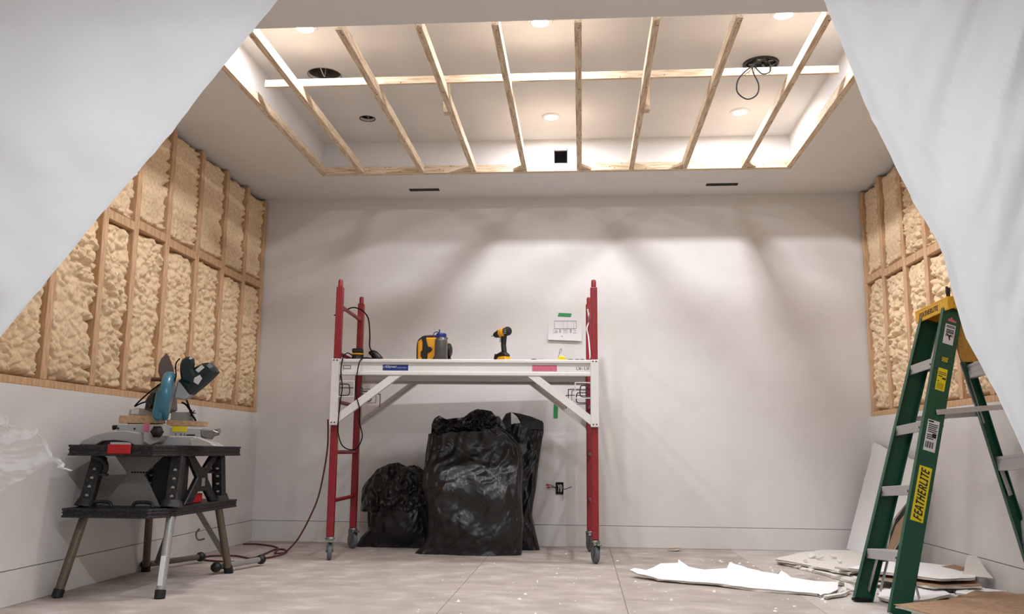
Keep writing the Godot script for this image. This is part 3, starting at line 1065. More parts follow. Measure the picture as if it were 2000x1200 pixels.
# =====================================================================  tools on the deck
func on_scaffold():
	var y := 1.479
	# sander
	var t := thing("sander", "black and yellow sander with dust bag, left end of the scaffold deck", "sander", Vector3(-1.81, y, -6.9), 0.15)
	var st := mb()
	lathe(st, T3(Vector3(0.0, 0, 0)), [Vector2(0.0, 0.0), Vector2(0.066, 0.0), Vector2(0.07, 0.008), Vector2(0.066, 0.02), Vector2(0.05, 0.04), Vector2(0.047, 0.084)], 28)
	prism(st, Transform3D(Basis(Vector3(1, 0, 0), Vector3(0, 0, -1), Vector3(0, 1, 0)), Vector3(0.06, 0.045, 0)), [Vector2(-0.03, -0.03), Vector2(0.09, -0.02), Vector2(0.13, 0.0), Vector2(0.09, 0.02), Vector2(-0.03, 0.03)], 0.03, 0.006)
	obj("body", st, M.black, t)
	st = mb()
	lathe(st, T3(Vector3.ZERO), [Vector2(0.047, 0.083), Vector2(0.051, 0.085), Vector2(0.051, 0.095), Vector2(0.047, 0.097)], 28)
	obj("yellow_band", st, M.yellow, t)
	st = mb()
	bxt(st, T3(Vector3(0, 0.116, 0)), Vector3(0.088, 0.038, 0.08), 0.008)
	obj("palm_grip", st, M.black, t)
	st = mb()
	tube(st, smooth([Vector3(0.085, 0.105, -0.02), Vector3(0.12, 0.10, -0.02), Vector3(0.16, 0.065, -0.02), Vector3(0.195, 0.03, -0.02), Vector3(0.215, 0.004, -0.02)]), [0.008, 0.012, 0.016, 0.02, 0.024, 0.028, 0.03, 0.032, 0.034, 0.034, 0.034, 0.034, 0.034, 0.034, 0.033, 0.031, 0.029, 0.027, 0.026, 0.024, 0.022, 0.018, 0.014, 0.01, 0.008], 14)
	obj("dust_bag", st, M.bag, t)
	# its cable, up over the rung and down to the bag end
	st = mb()
	tube(st, smooth([Vector3(-1.905, 1.83, -6.52), Vector3(-1.878, 1.897, -6.70), Vector3(-1.816, 1.927, -6.74), Vector3(-1.753, 1.906, -6.76), Vector3(-1.705, 1.846, -6.78), Vector3(-1.692, 1.723, -6.80), Vector3(-1.698, 1.62, -6.84), Vector3(-1.675, 1.57, -6.90)]), 0.0055, 8)
	tag(obj("power_cord", st, M.cord_black), "black cord arching from the top rung of the scaffold down to the sander", "cord")
	st = mb()
	tube(st, smooth([Vector3(-1.83, 1.55, -6.80), Vector3(-1.82, 1.548, -6.62), Vector3(-1.803, 1.49, -6.44), Vector3(-1.81, 1.384, -6.425), Vector3(-1.795, 1.266, -6.425), Vector3(-1.806, 1.148, -6.425), Vector3(-1.82, 0.992, -6.44), Vector3(-1.824, 0.915, -6.48), Vector3(-1.805, 0.838, -6.52), Vector3(-1.76, 0.807, -6.54), Vector3(-1.713, 0.808, -6.56), Vector3(-1.679, 0.846, -6.56), Vector3(-1.657, 0.916, -6.54), Vector3(-1.673, 1.012, -6.5), Vector3(-1.657, 1.110, -6.425), Vector3(-1.688, 1.227, -6.425), Vector3(-1.683, 1.384, -6.425), Vector3(-1.66, 1.485, -6.45), Vector3(-1.60, 1.50, -6.60), Vector3(-1.56, 1.49, -6.72)]), 0.0045, 8)
	tag(obj("power_cord", st, M.cord_black), "thin black cord hanging in a long loop below the left end of the scaffold deck", "cord")
	# site radio
	t = thing("site_radio", "yellow and black rugged radio standing behind the grey bottle on the scaffold", "radio", Vector3(-1.19, y, -6.96), 0.0)
	st = mb()
	prism(st, T3(Vector3(0, 0, 0)), [Vector2(-0.125, 0.006), Vector2(0.105, 0.006), Vector2(0.115, 0.03), Vector2(0.112, 0.19), Vector2(0.085, 0.225), Vector2(-0.09, 0.225), Vector2(-0.128, 0.19)], 0.16, 0.012)
	obj("yellow_shell", st, M.yellow, t)
	st = mb()
	# rubber roll bars on the front
	prism(st, T3(Vector3(0, 0, 0.084)), [Vector2(-0.085, 0.0), Vector2(-0.045, 0.0), Vector2(-0.045, 0.10), Vector2(-0.02, 0.11), Vector2(-0.005, 0.13), Vector2(-0.015, 0.145), Vector2(-0.04, 0.15), Vector2(-0.055, 0.20), Vector2(-0.06, 0.232), Vector2(-0.10, 0.225), Vector2(-0.085, 0.19), Vector2(-0.085, 0.12), Vector2(-0.098, 0.11), Vector2(-0.098, 0.07), Vector2(-0.085, 0.06)], 0.024, 0.006)
	prism(st, T3(Vector3(0, 0, 0.084)), [Vector2(-0.005, 0.0), Vector2(0.045, 0.0), Vector2(0.05, 0.10), Vector2(0.02, 0.09), Vector2(0.0, 0.05)], 0.02, 0.005)
	objs("roll_bar", st, M.black, t)
	st = mb()
	tube(st, smooth([Vector3(-0.135, 0.0, 0), Vector3(-0.138, 0.10, 0), Vector3(-0.135, 0.19, 0), Vector3(-0.11, 0.225, 0), Vector3(-0.07, 0.24, 0), Vector3(0.06, 0.24, 0), Vector3(0.1, 0.22, 0)], 5), 0.012, 12)
	obj("handle", st, M.black, t)
	st = mb()
	lathe(st, T3(Vector3(0.115, 0.125, 0.02), Vector3(0, 0, -PI / 2)), [Vector2(0.055, -0.02), Vector2(0.06, 0.0), Vector2(0.056, 0.018), Vector2(0.03, 0.03), Vector2(0.0, 0.032)], 24)
	lathe(st, T3(Vector3(0.115, 0.036, 0.02), Vector3(0, 0, -PI / 2)), [Vector2(0.036, -0.02), Vector2(0.036, 0.016), Vector2(0.02, 0.026), Vector2(0.0, 0.026)], 20)
	objs("corner_bumper", st, M.black, t)
	# bottle
	t = thing("water_bottle", "dark grey water bottle with a blue lid and lid strap standing before the radio", "bottle", Vector3(-1.106, y, -6.76))
	st = mb()
	lathe(st, T3(Vector3.ZERO), [Vector2(0.0, 0.001), Vector2(0.046, 0.0), Vector2(0.051, 0.006), Vector2(0.051, 0.180), Vector2(0.048, 0.192), Vector2(0.037, 0.203), Vector2(0.036, 0.212)], 40)
	obj("flask", st, M.bottle_grey, t)
	st = mb()
	lathe(st, T3(Vector3.ZERO), [Vector2(0.036, 0.209), Vector2(0.039, 0.211), Vector2(0.039, 0.236), Vector2(0.036, 0.240), Vector2(0.0, 0.240)], 32)
	for k in 24:
		var a := TAU * k / 24
		bxt(st, T3(Vector3(cos(a) * 0.039, 0.223, sin(a) * 0.039), Vector3(0, -a, 0)), Vector3(0.003, 0.022, 0.004), 0.001)
	var lid := obj("lid", st, M.blue, t)
	st = mb()
	tube(st, smooth([Vector3(-0.038, 0.207, 0.0), Vector3(-0.058, 0.215, 0.0), Vector3(-0.062, 0.235, 0.0), Vector3(-0.05, 0.25, 0.0), Vector3(-0.03, 0.252, 0.0), Vector3(-0.016, 0.243, 0.0)]), 0.0035, 8)
	tube(st, smooth([Vector3(-0.018, 0.24, 0.0), Vector3(-0.016, 0.255, 0.0), Vector3(-0.016, 0.272, 0.0)]), 0.005, 8)
	obj("lid_strap", st, M.blue, lid)
	drill(Vector3(-0.625, y, -6.86))
	# small things along the right of the deck
	t = thing("bit_holder", "small black bit holder lying alone on the scaffold deck, right of the drill", "bit holder", Vector3(-0.375, y, -6.80))
	st = mb()
	lathe(st, T3(Vector3.ZERO), [Vector2(0.0, 0.0), Vector2(0.03, 0.0), Vector2(0.035, 0.01), Vector2(0.032, 0.03), Vector2(0.015, 0.042), Vector2(0.0, 0.043)], 24)
	obj("puck", st, M.black, t)
	t = thing("utility_knife", "small grey and black knife lying on the scaffold deck left of the yellow tape measure", "knife", Vector3(-0.245, y, -6.78), 0.2)
	st = mb()
	prism(st, T3(Vector3(0.0, 0.02, 0)), [Vector2(-0.02, -0.02), Vector2(0.05, -0.02), Vector2(0.055, 0.008), Vector2(0.03, 0.014), Vector2(-0.02, 0.01)], 0.02, 0.004)
	obj("handle", st, M.black, t)
	st = mb()
	prism(st, T3(Vector3(-0.02, 0.02, 0)), [Vector2(-0.03, -0.004), Vector2(0.0, -0.01), Vector2(0.0, 0.008), Vector2(-0.025, 0.006)], 0.004, 0.0005)
	obj("blade", st, M.steel, t)
	t = thing("tape_measure", "small yellow tape measure with a bent wire sticking up, on the scaffold deck", "tape measure", Vector3(-0.155, y, -6.78))
	st = mb()
	prism(st, T3(Vector3.ZERO), [Vector2(-0.03, 0.0), Vector2(0.03, 0.0), Vector2(0.034, 0.02), Vector2(0.03, 0.05), Vector2(0.01, 0.064), Vector2(-0.02, 0.06), Vector2(-0.034, 0.036)], 0.035, 0.005)
	obj("case", st, M.yellow_label, t)
	st = mb()
	bx(st, Vector3(0.028, 0.0, -0.014), Vector3(0.04, 0.035, 0.014), 0.003)
	obj("bumper", st, M.black, t)
	st = mb()
	tube(st, smooth([Vector3(-0.026, 0.05, 0.0), Vector3(-0.018, 0.085, 0.0), Vector3(-0.016, 0.108, 0.0), Vector3(-0.004, 0.122, 0.0), Vector3(-0.002, 0.104, 0.0), Vector3(-0.014, 0.082, 0.004)]), 0.0018, 6)
	obj("hook_wire", st, M.wire, t)
	for a in [[-0.085, 0.030, "widest, by the tape measure"], [-0.035, 0.024, "middle of three"], [0.005, 0.022, "nearest the red posts"]]:
		t = thing("black_knob", "low black knob on the right end of the scaffold deck, " + a[2], "knob", Vector3(a[0], y, -6.78), 0.0, "black knobs on the scaffold deck")
		st = mb()
		lathe(st, T3(Vector3.ZERO), [Vector2(0.0, 0.0), Vector2(a[1], 0.0), Vector2(a[1], 0.022), Vector2(a[1] * 0.8, 0.036), Vector2(0.0, 0.04)], 20)
		obj("grip", st, M.black, t)
	# pale rope over the right rear post
	st = mb()
	tube(st, smooth([Vector3(0.052, 2.0, -7.30), Vector3(0.064, 1.90, -7.30), Vector3(0.045, 1.83, -7.28), Vector3(0.058, 1.76, -7.285), Vector3(0.066, 1.66, -7.25), Vector3(0.070, 1.56, -7.20), Vector3(0.045, 1.50, -7.12), Vector3(0.02, 1.488, -7.08)]), 0.006, 8)
	tag(obj("rope", st, M.face_cream), "pale thin rope hanging down the right rear post of the scaffold", "rope")
	# extension cord from the left posts to the floor by the bench
	st = mb()
	tube(st, smooth([Vector3(-1.93, 1.03, -6.55), Vector3(-1.938, 0.837, -6.6), Vector3(-1.958, 0.644, -6.6), Vector3(-1.993, 0.453, -6.6), Vector3(-2.042, 0.320, -6.6), Vector3(-2.106, 0.187, -6.6), Vector3(-2.161, 0.104, -6.6), Vector3(-2.24, 0.03, -6.6), Vector3(-2.30, 0.01, -6.55), Vector3(-2.36, 0.009, -6.42), Vector3(-2.40, 0.008, -6.30), Vector3(-2.50, 0.008, -6.24), Vector3(-2.60, 0.008, -6.25), Vector3(-2.718, 0.008, -6.30), Vector3(-2.765, 0.008, -6.36), Vector3(-2.79, 0.008, -6.52), Vector3(-2.70, 0.008, -6.57), Vector3(-2.60, 0.008, -6.575), Vector3(-2.505, 0.008, -6.50), Vector3(-2.44, 0.008, -6.45), Vector3(-2.42, 0.008, -6.55), Vector3(-2.438, 0.008, -6.775), Vector3(-2.458, 0.008, -7.0), Vector3(-2.40, 0.008, -7.05), Vector3(-2.318, 0.010, -6.90), Vector3(-2.285, 0.020, -6.70), Vector3(-2.33, 0.022, -6.66), Vector3(-2.401, 0.012, -6.90), Vector3(-2.48, 0.008, -7.15), Vector3(-2.60, 0.008, -7.30), Vector3(-2.76, 0.008, -7.40), Vector3(-2.86, 0.008, -7.38)], 8), 0.0065, 8)
	tag(obj("extension_cord", st, M.cord_red), "dark red extension cord dropping from the scaffold and looping over the floor", "cord")

func drill(at: Vector3):
	var t := thing("cordless_drill", "yellow and black cordless drill standing upright on the scaffold deck", "drill", at, 0.0)
	var r := Transform3D(Basis.from_euler(Vector3(0.0, -0.62, 0.0)), Vector3.ZERO)
	var st := mb()
	# battery, standing on the deck
	prism(st, r * T3(Vector3(0, 0, 0)), [Vector2(-0.052, 0.0), Vector2(0.058, 0.0), Vector2(0.062, 0.03), Vector2(0.05, 0.065), Vector2(-0.02, 0.065), Vector2(-0.045, 0.04)], 0.07, 0.006)
	obj("battery", st, M.yellow, t)
	st = mb()
	prism(st, r * T3(Vector3(0, 0, 0)), [Vector2(-0.072, 0.0), Vector2(-0.053, 0.0), Vector2(-0.046, 0.04), Vector2(-0.02, 0.067), Vector2(0.051, 0.067), Vector2(0.058, 0.075), Vector2(0.034, 0.098), Vector2(-0.004, 0.104), Vector2(-0.045, 0.088), Vector2(-0.066, 0.09), Vector2(-0.074, 0.06)], 0.058, 0.006)
	prism(st, r * T3(Vector3(0, 0, 0)), [Vector2(-0.006, 0.10), Vector2(0.036, 0.097), Vector2(0.026, 0.16), Vector2(0.034, 0.235), Vector2(-0.014, 0.235), Vector2(-0.012, 0.16)], 0.038, 0.01)
	obj("handle", st, M.black, t)
	st = mb()
	prism(st, r * T3(Vector3(-0.02, 0.215, 0)), [Vector2(-0.012, -0.03), Vector2(0.004, -0.03), Vector2(0.008, 0.02), Vector2(-0.006, 0.02)], 0.02, 0.004)
	obj("trigger", st, M.grey_light, t)
	# motor body along a slightly dipping axis
	var ax := r * T3(Vector3(0.012, 0.262, 0), Vector3(0, 0, PI / 2 + 0.16))
	st = mb()
	lathe(st, ax, [Vector2(0.0, -0.062), Vector2(0.028, -0.058), Vector2(0.036, -0.045), Vector2(0.036, -0.012)], 28)
	var back := obj("motor_cap", st, M.black, t)
	st = mb()
	for k in 4:
		bxt(st, ax * T3(Vector3(-0.021 + 0.014 * k, -0.034, 0.0345)), Vector3(0.005, 0.028, 0.004), 0.001)
	objs("vent_slot", st, M.grey_light, back)
	st = mb()
	lathe(st, ax, [Vector2(0.036, -0.012), Vector2(0.038, -0.008), Vector2(0.037, 0.03), Vector2(0.03, 0.045)], 28)
	obj("yellow_body", st, M.yellow, t)
	st = mb()
	lathe(st, ax, [Vector2(0.031, 0.044), Vector2(0.032, 0.06), Vector2(0.026, 0.066), Vector2(0.026, 0.085), Vector2(0.017, 0.104), Vector2(0.0, 0.106)], 24)
	obj("chuck", st, M.black, t)
	st = mb()
	lathe(st, ax, [Vector2(0.0035, 0.104), Vector2(0.0035, 0.138), Vector2(0.0, 0.142)], 8)
	obj("driver_bit", st, M.steel, t)

# =====================================================================  rubbish bags
func bag_mesh(left: Array, right: Array, z: float, thick: float, top_thin: float, amp: float, sd: int, lean := 0.0) -> ArrayMesh:
	var soft := noise(FastNoiseLite.TYPE_SIMPLEX_SMOOTH, 2.4, sd, 3)
	var wr := noise(FastNoiseLite.TYPE_SIMPLEX_SMOOTH, 3.2, sd + 1, 3)
	wr.fractal_type = FastNoiseLite.FRACTAL_RIDGED
	var wr2 := noise(FastNoiseLite.TYPE_SIMPLEX_SMOOTH, 7.0, sd + 2, 2)
	wr2.fractal_type = FastNoiseLite.FRACTAL_RIDGED
	var y0: float = 0.003
	var yl: float = left[-1].y
	var yr: float = right[-1].y
	var f := func(u: float, v: float) -> Vector3:
		var a := -TAU * u + PI
		var side := 0.5 - 0.5 * cos(a)
		var ytop := lerpf(yl, yr, side)
		var y := lerpf(y0, ytop, v)
		var xl := at_y(left, y)
		var xr := at_y(right, y)
		var cx := (xl + xr) * 0.5
		var hw := (xr - xl) * 0.5
		var ca := -cos(a)
		var sa := -sin(a)
		var px := signf(ca) * pow(absf(ca), 0.75)
		var pz := signf(sa) * pow(absf(sa), 0.6)
		var th := lerpf(thick, top_thin, smoothstep(0.45, 1.0, v)) * lerpf(0.72, 1.0, smoothstep(0.0, 0.22, v))
		var x := cx + hw * px
		var s1 := x * 0.75 + y * 0.66
		var t1 := y * 0.75 - x * 0.66
		var s2 := x * 0.3 + y * 0.95
		var t2 := x * 0.95 - y * 0.3
		var w := (wr.get_noise_3d(t1 * 2.6 + soft.get_noise_3d(x, y, 4.0) * 0.3, s1 * 0.5, pz * 0.2) * 0.30 + wr2.get_noise_3d(t2 * 1.5, s2 * 0.4, pz * 0.2 + 5.0) * 0.22 + soft.get_noise_3d(x, y, pz) * 1.3) * amp
		y += soft.get_noise_3d(x * 2.5, 7.0, pz) * 0.03 * smoothstep(0.8, 1.0, v)
		var zz := z + pz * (th + w) - lean * v
		return Vector3(x + w * px * 0.15, y, zz)
	return sheet(150, 110, f, true)

func bags():
	var t := thing("rubbish_bag", "largest black rubbish bag, standing upright in front under the scaffold", "rubbish bag", Vector3.ZERO, 0.0, "black rubbish bags under the scaffold")
	var l := [Vector2(-1.325, 0.0), Vector2(-1.26, 0.06), Vector2(-1.216, 0.141), Vector2(-1.230, 0.360), Vector2(-1.288, 0.520), Vector2(-1.269, 0.764), Vector2(-1.252, 0.935)]
	var r := [Vector2(-0.479, 0.0), Vector2(-0.470, 0.252), Vector2(-0.480, 0.490), Vector2(-0.472, 0.731), Vector2(-0.50, 0.84), Vector2(-0.57, 0.93), Vector2(-0.66, 0.99)]
	obj_mesh("bag", bag_mesh(l, r, -7.06, 0.16, 0.03, 0.034, 31, 0.06), M.bag, t)
	# loose folded mouth behind the front panel
	var soft := noise(FastNoiseLite.TYPE_SIMPLEX_SMOOTH, 6.0, 44, 3)
	var low := [Vector2(-1.24, 0.88), Vector2(-0.62, 0.88)]
	var hi := [Vector2(-1.24, 0.98), Vector2(-1.222, 1.065), Vector2(-1.180, 1.091), Vector2(-1.119, 1.060), Vector2(-0.978, 1.08), Vector2(-0.906, 1.128), Vector2(-0.851, 1.146), Vector2(-0.744, 1.129), Vector2(-0.710, 1.094), Vector2(-0.680, 1.090), Vector2(-0.62, 0.99)]
	var f := func(u: float, v: float) -> Vector3:
		var x := lerpf(-1.239, -0.621, u)
		var y := lerpf(at_x(low, x), at_x(hi, x), v)
		return Vector3(x, y, -7.17 + 0.04 * sin(v * PI) + soft.get_noise_2d(x * 1.2, y * 1.6) * 0.07 - 0.02 * v)
	obj_mesh("bag_mouth", sheet(90, 36, f), M.bag, t)
	var low2 := [Vector2(-0.93, 0.98), Vector2(-0.80, 0.93), Vector2(-0.68, 0.97)]
	var hi2 := [Vector2(-0.93, 1.02), Vector2(-0.87, 1.085), Vector2(-0.78, 1.10), Vector2(-0.70, 1.07), Vector2(-0.68, 1.0)]
	var f2 := func(u: float, v: float) -> Vector3:
		var x := lerpf(-0.929, -0.681, u)
		var y := lerpf(at_x(low2, x), at_x(hi2, x), v)
		return Vector3(x, y, -7.12 + 0.035 * sin(v * PI) * sin(u * PI) + soft.get_noise_2d(x * 2.2, y * 2.6 + 4.0) * 0.05)
	obj_mesh("bag_fold", sheet(50, 30, f2), M.bag, t)
	# the taller one behind it on the right
	t = thing("rubbish_bag", "tall black rubbish bag on the right, with a handle hole at its top", "rubbish bag", Vector3.ZERO, 0.0, "black rubbish bags under the scaffold")
	l = [Vector2(-0.735, 0.0), Vector2(-0.676, 0.315), Vector2(-0.683, 0.936), Vector2(-0.67, 1.02)]
	r = [Vector2(-0.352, 0.0), Vector2(-0.375, 0.09), Vector2(-0.420, 0.278), Vector2(-0.392, 0.482), Vector2(-0.363, 0.709), Vector2(-0.326, 0.960), Vector2(-0.327, 1.04)]
	obj_mesh("bag", bag_mesh(l, r, -7.42, 0.10, 0.025, 0.03, 61, 0.04), M.bag, t)
	var st := mb()
	prism(st, T3(Vector3(0, 0, -7.45)) , [Vector2(-0.60, 1.134), Vector2(-0.52, 1.12), Vector2(-0.429, 1.097), Vector2(-0.331, 1.056), Vector2(-0.326, 0.98), Vector2(-0.45, 0.98), Vector2(-0.53, 0.995), Vector2(-0.523, 1.05), Vector2(-0.55, 1.095)], 0.03, 0.01)
	prism(st, T3(Vector3(0, 0, -7.43)), [Vector2(-0.602, 1.134), Vector2(-0.645, 1.118), Vector2(-0.70, 1.02), Vector2(-0.69, 0.95), Vector2(-0.60, 0.96), Vector2(-0.598, 1.02)], 0.03, 0.01)
	objs("handle_strap", st, M.bag, t)
	# slumped low bag on the left
	t = thing("rubbish_bag", "low slumped black rubbish bag on the left, beside the rear caster", "rubbish bag", Vector3.ZERO, 0.0, "black rubbish bags under the scaffold")
	l = [Vector2(-1.905, 0.0), Vector2(-1.86, 0.08), Vector2(-1.80, 0.14), Vector2(-1.81, 0.28), Vector2(-1.86, 0.34), Vector2(-1.867, 0.42), Vector2(-1.845, 0.515), Vector2(-1.78, 0.61), Vector2(-1.69, 0.662)]
	r = [Vector2(-1.25, 0.0), Vector2(-1.27, 0.25), Vector2(-1.303, 0.506), Vector2(-1.345, 0.62), Vector2(-1.42, 0.668)]
	obj_mesh("bag", bag_mesh(l, r, -7.47, 0.15, 0.04, 0.035, 91, 0.04), M.bag, t)
	var soft2 := noise(FastNoiseLite.TYPE_SIMPLEX_SMOOTH, 5.0, 47, 3)
	var top := [Vector2(-1.87, 0.46), Vector2(-1.845, 0.521), Vector2(-1.747, 0.642), Vector2(-1.629, 0.690), Vector2(-1.559, 0.701), Vector2(-1.483, 0.670), Vector2(-1.37, 0.660), Vector2(-1.31, 0.55), Vector2(-1.295, 0.50)]
	var bot := [Vector2(-1.87, 0.30), Vector2(-1.80, 0.295), Vector2(-1.6, 0.33), Vector2(-1.45, 0.31), Vector2(-1.295, 0.36)]
	var f3 := func(u: float, v: float) -> Vector3:
		var x := lerpf(-1.869, -1.297, u)
		var y := lerpf(at_x(bot, x), at_x(top, x), v)
		var z := -7.38 + 0.11 * sqrt(maxf(0.0, 1.0 - pow(2.0 * u - 1.0, 2.0))) * (1.0 - 0.6 * v) - 0.07 * v
		return Vector3(x, y, z + soft2.get_noise_2d(x * 1.4, y) * 0.06)
	obj_mesh("bag_flap", sheet(80, 50, f3), M.bag, t)

# =====================================================================  step ladder
func ladder():
	var t := thing("step_ladder", "green fibreglass step ladder with a yellow top cap and metal steps", "ladder", Vector3(1.512, 0.017, -4.895), 0.086)
	t.rotation.x = -0.066
	var H := 1.578
	var run := 0.481
	# front rails: channels with the web outside
	for s in [-1.0, 1.0]:
		var p0 := Vector3(0.047, 0.012, s * 0.247) if s < 0 else Vector3(0.0385, -0.02, 0.2495)
		var p1 := Vector3(0.047 + run, H, s * 0.1485)
		var d := (p1 - p0).normalized()
		var zo := Vector3(0, 0, s)
		zo = (zo - d * zo.dot(d)).normalized()
		var st := mb()
		channel(st, p0, p1, 0.104, 0.036, 0.005, zo)
		obj("front_rail", st, M.green, t)
		st = mb()
		bar(st, p0 + Vector3(0, -0.012, 0), p0 + d * 0.006, 0.036, 0.10, Vector3.RIGHT, 0.002)
		obj("foot_pad", st, M.dark, t)
	# rear rails
	for s in [-1.0, 1.0]:
		var p0 := Vector3(1.04 if s < 0 else 1.11, 0.005, s * 0.24)
		var p1 := Vector3(0.672 if s < 0 else 0.735, H - 0.03, s * 0.142)
		var d := (p1 - p0).normalized()
		var zo := Vector3(0, 0, s)
		zo = (zo - d * zo.dot(d)).normalized()
		var st := mb()
		channel(st, p0, p1, 0.058, 0.03, 0.005, zo)
		obj("rear_rail", st, M.green, t)
	# steps
	for y in [0.285, 0.622, 0.957, 1.303]:
		var k: float = y / H
		var x: float = 0.047 + run * k
		var hw: float = lerpf(0.247, 0.1485, k) - 0.003
		var st := mb()
		bx(st, Vector3(x - 0.05, y - 0.006, -hw), Vector3(x + 0.05, y, hw), 0.002)
		bx(st, Vector3(x - 0.054, y - 0.052, -hw), Vector3(x - 0.048, y + 0.001, hw), 0.002)
		bx(st, Vector3(x + 0.044, y - 0.035, -hw), Vector3(x + 0.05, y - 0.001, hw), 0.002)
		for i in 5:
			bx(st, Vector3(x - 0.04 + i * 0.019, y, -hw), Vector3(x - 0.034 + i * 0.019, y + 0.002, hw), 0.001)
		var stp := obj("step", st, M.alu, t)
		st = mb()
		for z in [-hw + 0.035, hw - 0.06]:
			lathe(st, T3(Vector3(x - 0.054, y - 0.03, z), Vector3(0, 0, PI / 2)), [Vector2(0.006, -0.001), Vector2(0.006, 0.002), Vector2(0.0, 0.003)], 10)
		stuff("rivets", st, M.rust, stp)
	# knee braces under the lowest step
	var st := mb()
	for s in [-1.0, 1.0]:
		bar(st, Vector3(0.085, 0.06, s * 0.232), Vector3(0.10, 0.235, s * 0.12), 0.022, 0.004, Vector3.RIGHT, 0.001)
		bar(st, Vector3(0.15, 0.06, s * 0.232), Vector3(0.165, 0.25, s * 0.12), 0.022, 0.004, Vector3.RIGHT, 0.001)
	objs("knee_brace", st, M.alu, t)
	# rear cross bars
	for y in [1.309, 0.79, 0.33]:
		var k: float = y / (H - 0.03)
		var x := lerpf(1.04, 0.672, k)
		var hw: float = lerpf(0.24, 0.142, k) + 0.012
		st = mb()
		bx(st, Vector3(x - 0.008, y - 0.075, -hw), Vector3(x + 0.03, y, hw), 0.004)
		bx(st, Vector3(x - 0.011, y - 0.046, -hw), Vector3(x - 0.008, y - 0.036, hw), 0.001)
		bx(st, Vector3(x - 0.012, y - 0.012, -hw), Vector3(x - 0.008, y + 0.004, hw), 0.001)
		obj("rear_bar", st, M.alu, t)
	# bent steel strip stiffening the far rear rail
	st = mb()
	bar(st, Vector3(0.70, 1.33, -0.150), Vector3(0.755, 1.10, -0.158), 0.005, 0.034, Vector3.UP)
	bar(st, Vector3(0.757, 1.10, -0.158), Vector3(0.79, 0.98, -0.165), 0.005, 0.026, Vector3.UP)
	bar(st, Vector3(0.87, 0.72, -0.175), Vector3(0.91, 0.58, -0.185), 0.005, 0.03, Vector3.UP)
	objs("stiffener", st, M.alu, t)
	# spreaders
	for s in [-1.0, 1.0]:
		st = mb()
		var za: float = s * 0.198
		var zb: float = s * 0.19
		bar(st, Vector3(0.35, 1.0, za), Vector3(0.60, 1.022, za), 0.028, 0.004, Vector3(0, 0, 1), 0.001)
		bar(st, Vector3(0.58, 1.022, za - s * 0.006), Vector3(0.83, 1.04, zb), 0.028, 0.004, Vector3(0, 0, 1), 0.001)
		for p in [Vector3(0.36, 1.001, za), Vector3(0.59, 1.022, za), Vector3(0.81, 1.04, zb)]:
			lathe(st, T3(p, Vector3(PI / 2, 0, 0)), [Vector2(0.009, -0.006), Vector2(0.009, 0.006), Vector2(0.0, 0.008)], 12)
		obj("spreader", st, M.alu, t)
	# top cap: a shallow tray with skirts
	st = mb()
	var c0 := 0.476
	var c1 := 0.75
	bx(st, Vector3(c0, H + 0.045, -0.19), Vector3(c1, H + 0.06, 0.19), 0.005)
	bx(st, Vector3(c0, H - 0.015, -0.19), Vector3(c0 + 0.008, H + 0.05, 0.19), 0.003)
	bx(st, Vector3(c1 - 0.008, H - 0.015, -0.19), Vector3(c1, H + 0.05, 0.19), 0.003)
	for s in [-1.0, 1.0]:
		prism(st, T3(Vector3(0, 0, s * 0.188)), [Vector2(c0, H + 0.058), Vector2(c0, H - 0.018), Vector2(c0 + 0.03, H - 0.006), Vector2(c0 + 0.07, H - 0.004), Vector2(c0 + 0.11, H - 0.03), Vector2(c0 + 0.15, H - 0.045), Vector2(c1, H - 0.045), Vector2(c1, H + 0.058)], 0.008, 0.002)
	var cap := obj("top_cap", st, M.yellow_cap, t)
	obj("lettering", letters("FEATHERLITE", Transform3D(Basis(Vector3(0, 0, 1), Vector3(0, 1, 0), Vector3(-1, 0, 0)), Vector3(c0 - 0.001, H + 0.02, -0.03)), 0.028, 0.22, 0.2, "Droid Sans", 800), M.rust, cap)
	st = mb()
	lathe(st, T3(Vector3(c0 + 0.05, H + 0.025, 0.192), Vector3(PI / 2, 0, 0)), [Vector2(0.009, 0.0), Vector2(0.009, 0.004), Vector2(0.0, 0.006)], 14)
	obj("bolt", st, M.rust, cap)
	# yellow folding shelf plate below the cap
	st = mb()
	prism(st, T3(Vector3(0, 0, 0.124)), [Vector2(0.53, H - 0.02), Vector2(0.76, H - 0.02), Vector2(0.83, H - 0.16), Vector2(0.77, H - 0.262), Vector2(0.61, H - 0.294), Vector2(0.558, H - 0.292), Vector2(0.538, H - 0.25)], 0.012, 0.004)
	var sh := obj("folding_shelf", st, M.yellow_shelf, t)
	st = mb()
	for a in [[0.655, H - 0.165, 0.008, 0.022], [0.655, H - 0.25, 0.006, 0.006], [0.63, H - 0.125, 0.005, 0.005]]:
		prism(st, T3(Vector3(a[0], a[1], 0.131)), [Vector2(-a[2], -a[3] * 0.6), Vector2(0, -a[3]), Vector2(a[2], -a[3] * 0.6), Vector2(a[2], a[3] * 0.6), Vector2(0, a[3]), Vector2(-a[2], a[3] * 0.6)], 0.003, 0.0005)
	objs("slot", st, M.face_cream, sh)
	# stickers on the near rail
	var p0 := Vector3(0.047, 0.012, 0.247)
	var p1 := Vector3(0.047 + run, H, 0.1485)
	var up := (p1 - p0).normalized()
	var zo := Vector3(0, 0, 1)
	zo = (zo - up * zo.dot(up)).normalized()
	var rt := up.cross(zo).normalized()
	var len_ := p0.distance_to(p1)
	var place := func(k: float, lift: float) -> Transform3D:
		return Transform3D(Basis(rt, up, zo), p0 + up * (len_ * k) + zo * lift)
	sticker(t, "name_sticker", place.call(0.36, 0.001), 0.066, 0.29, M.yellow_label, [])
	var nm := t.get_node("name_sticker")
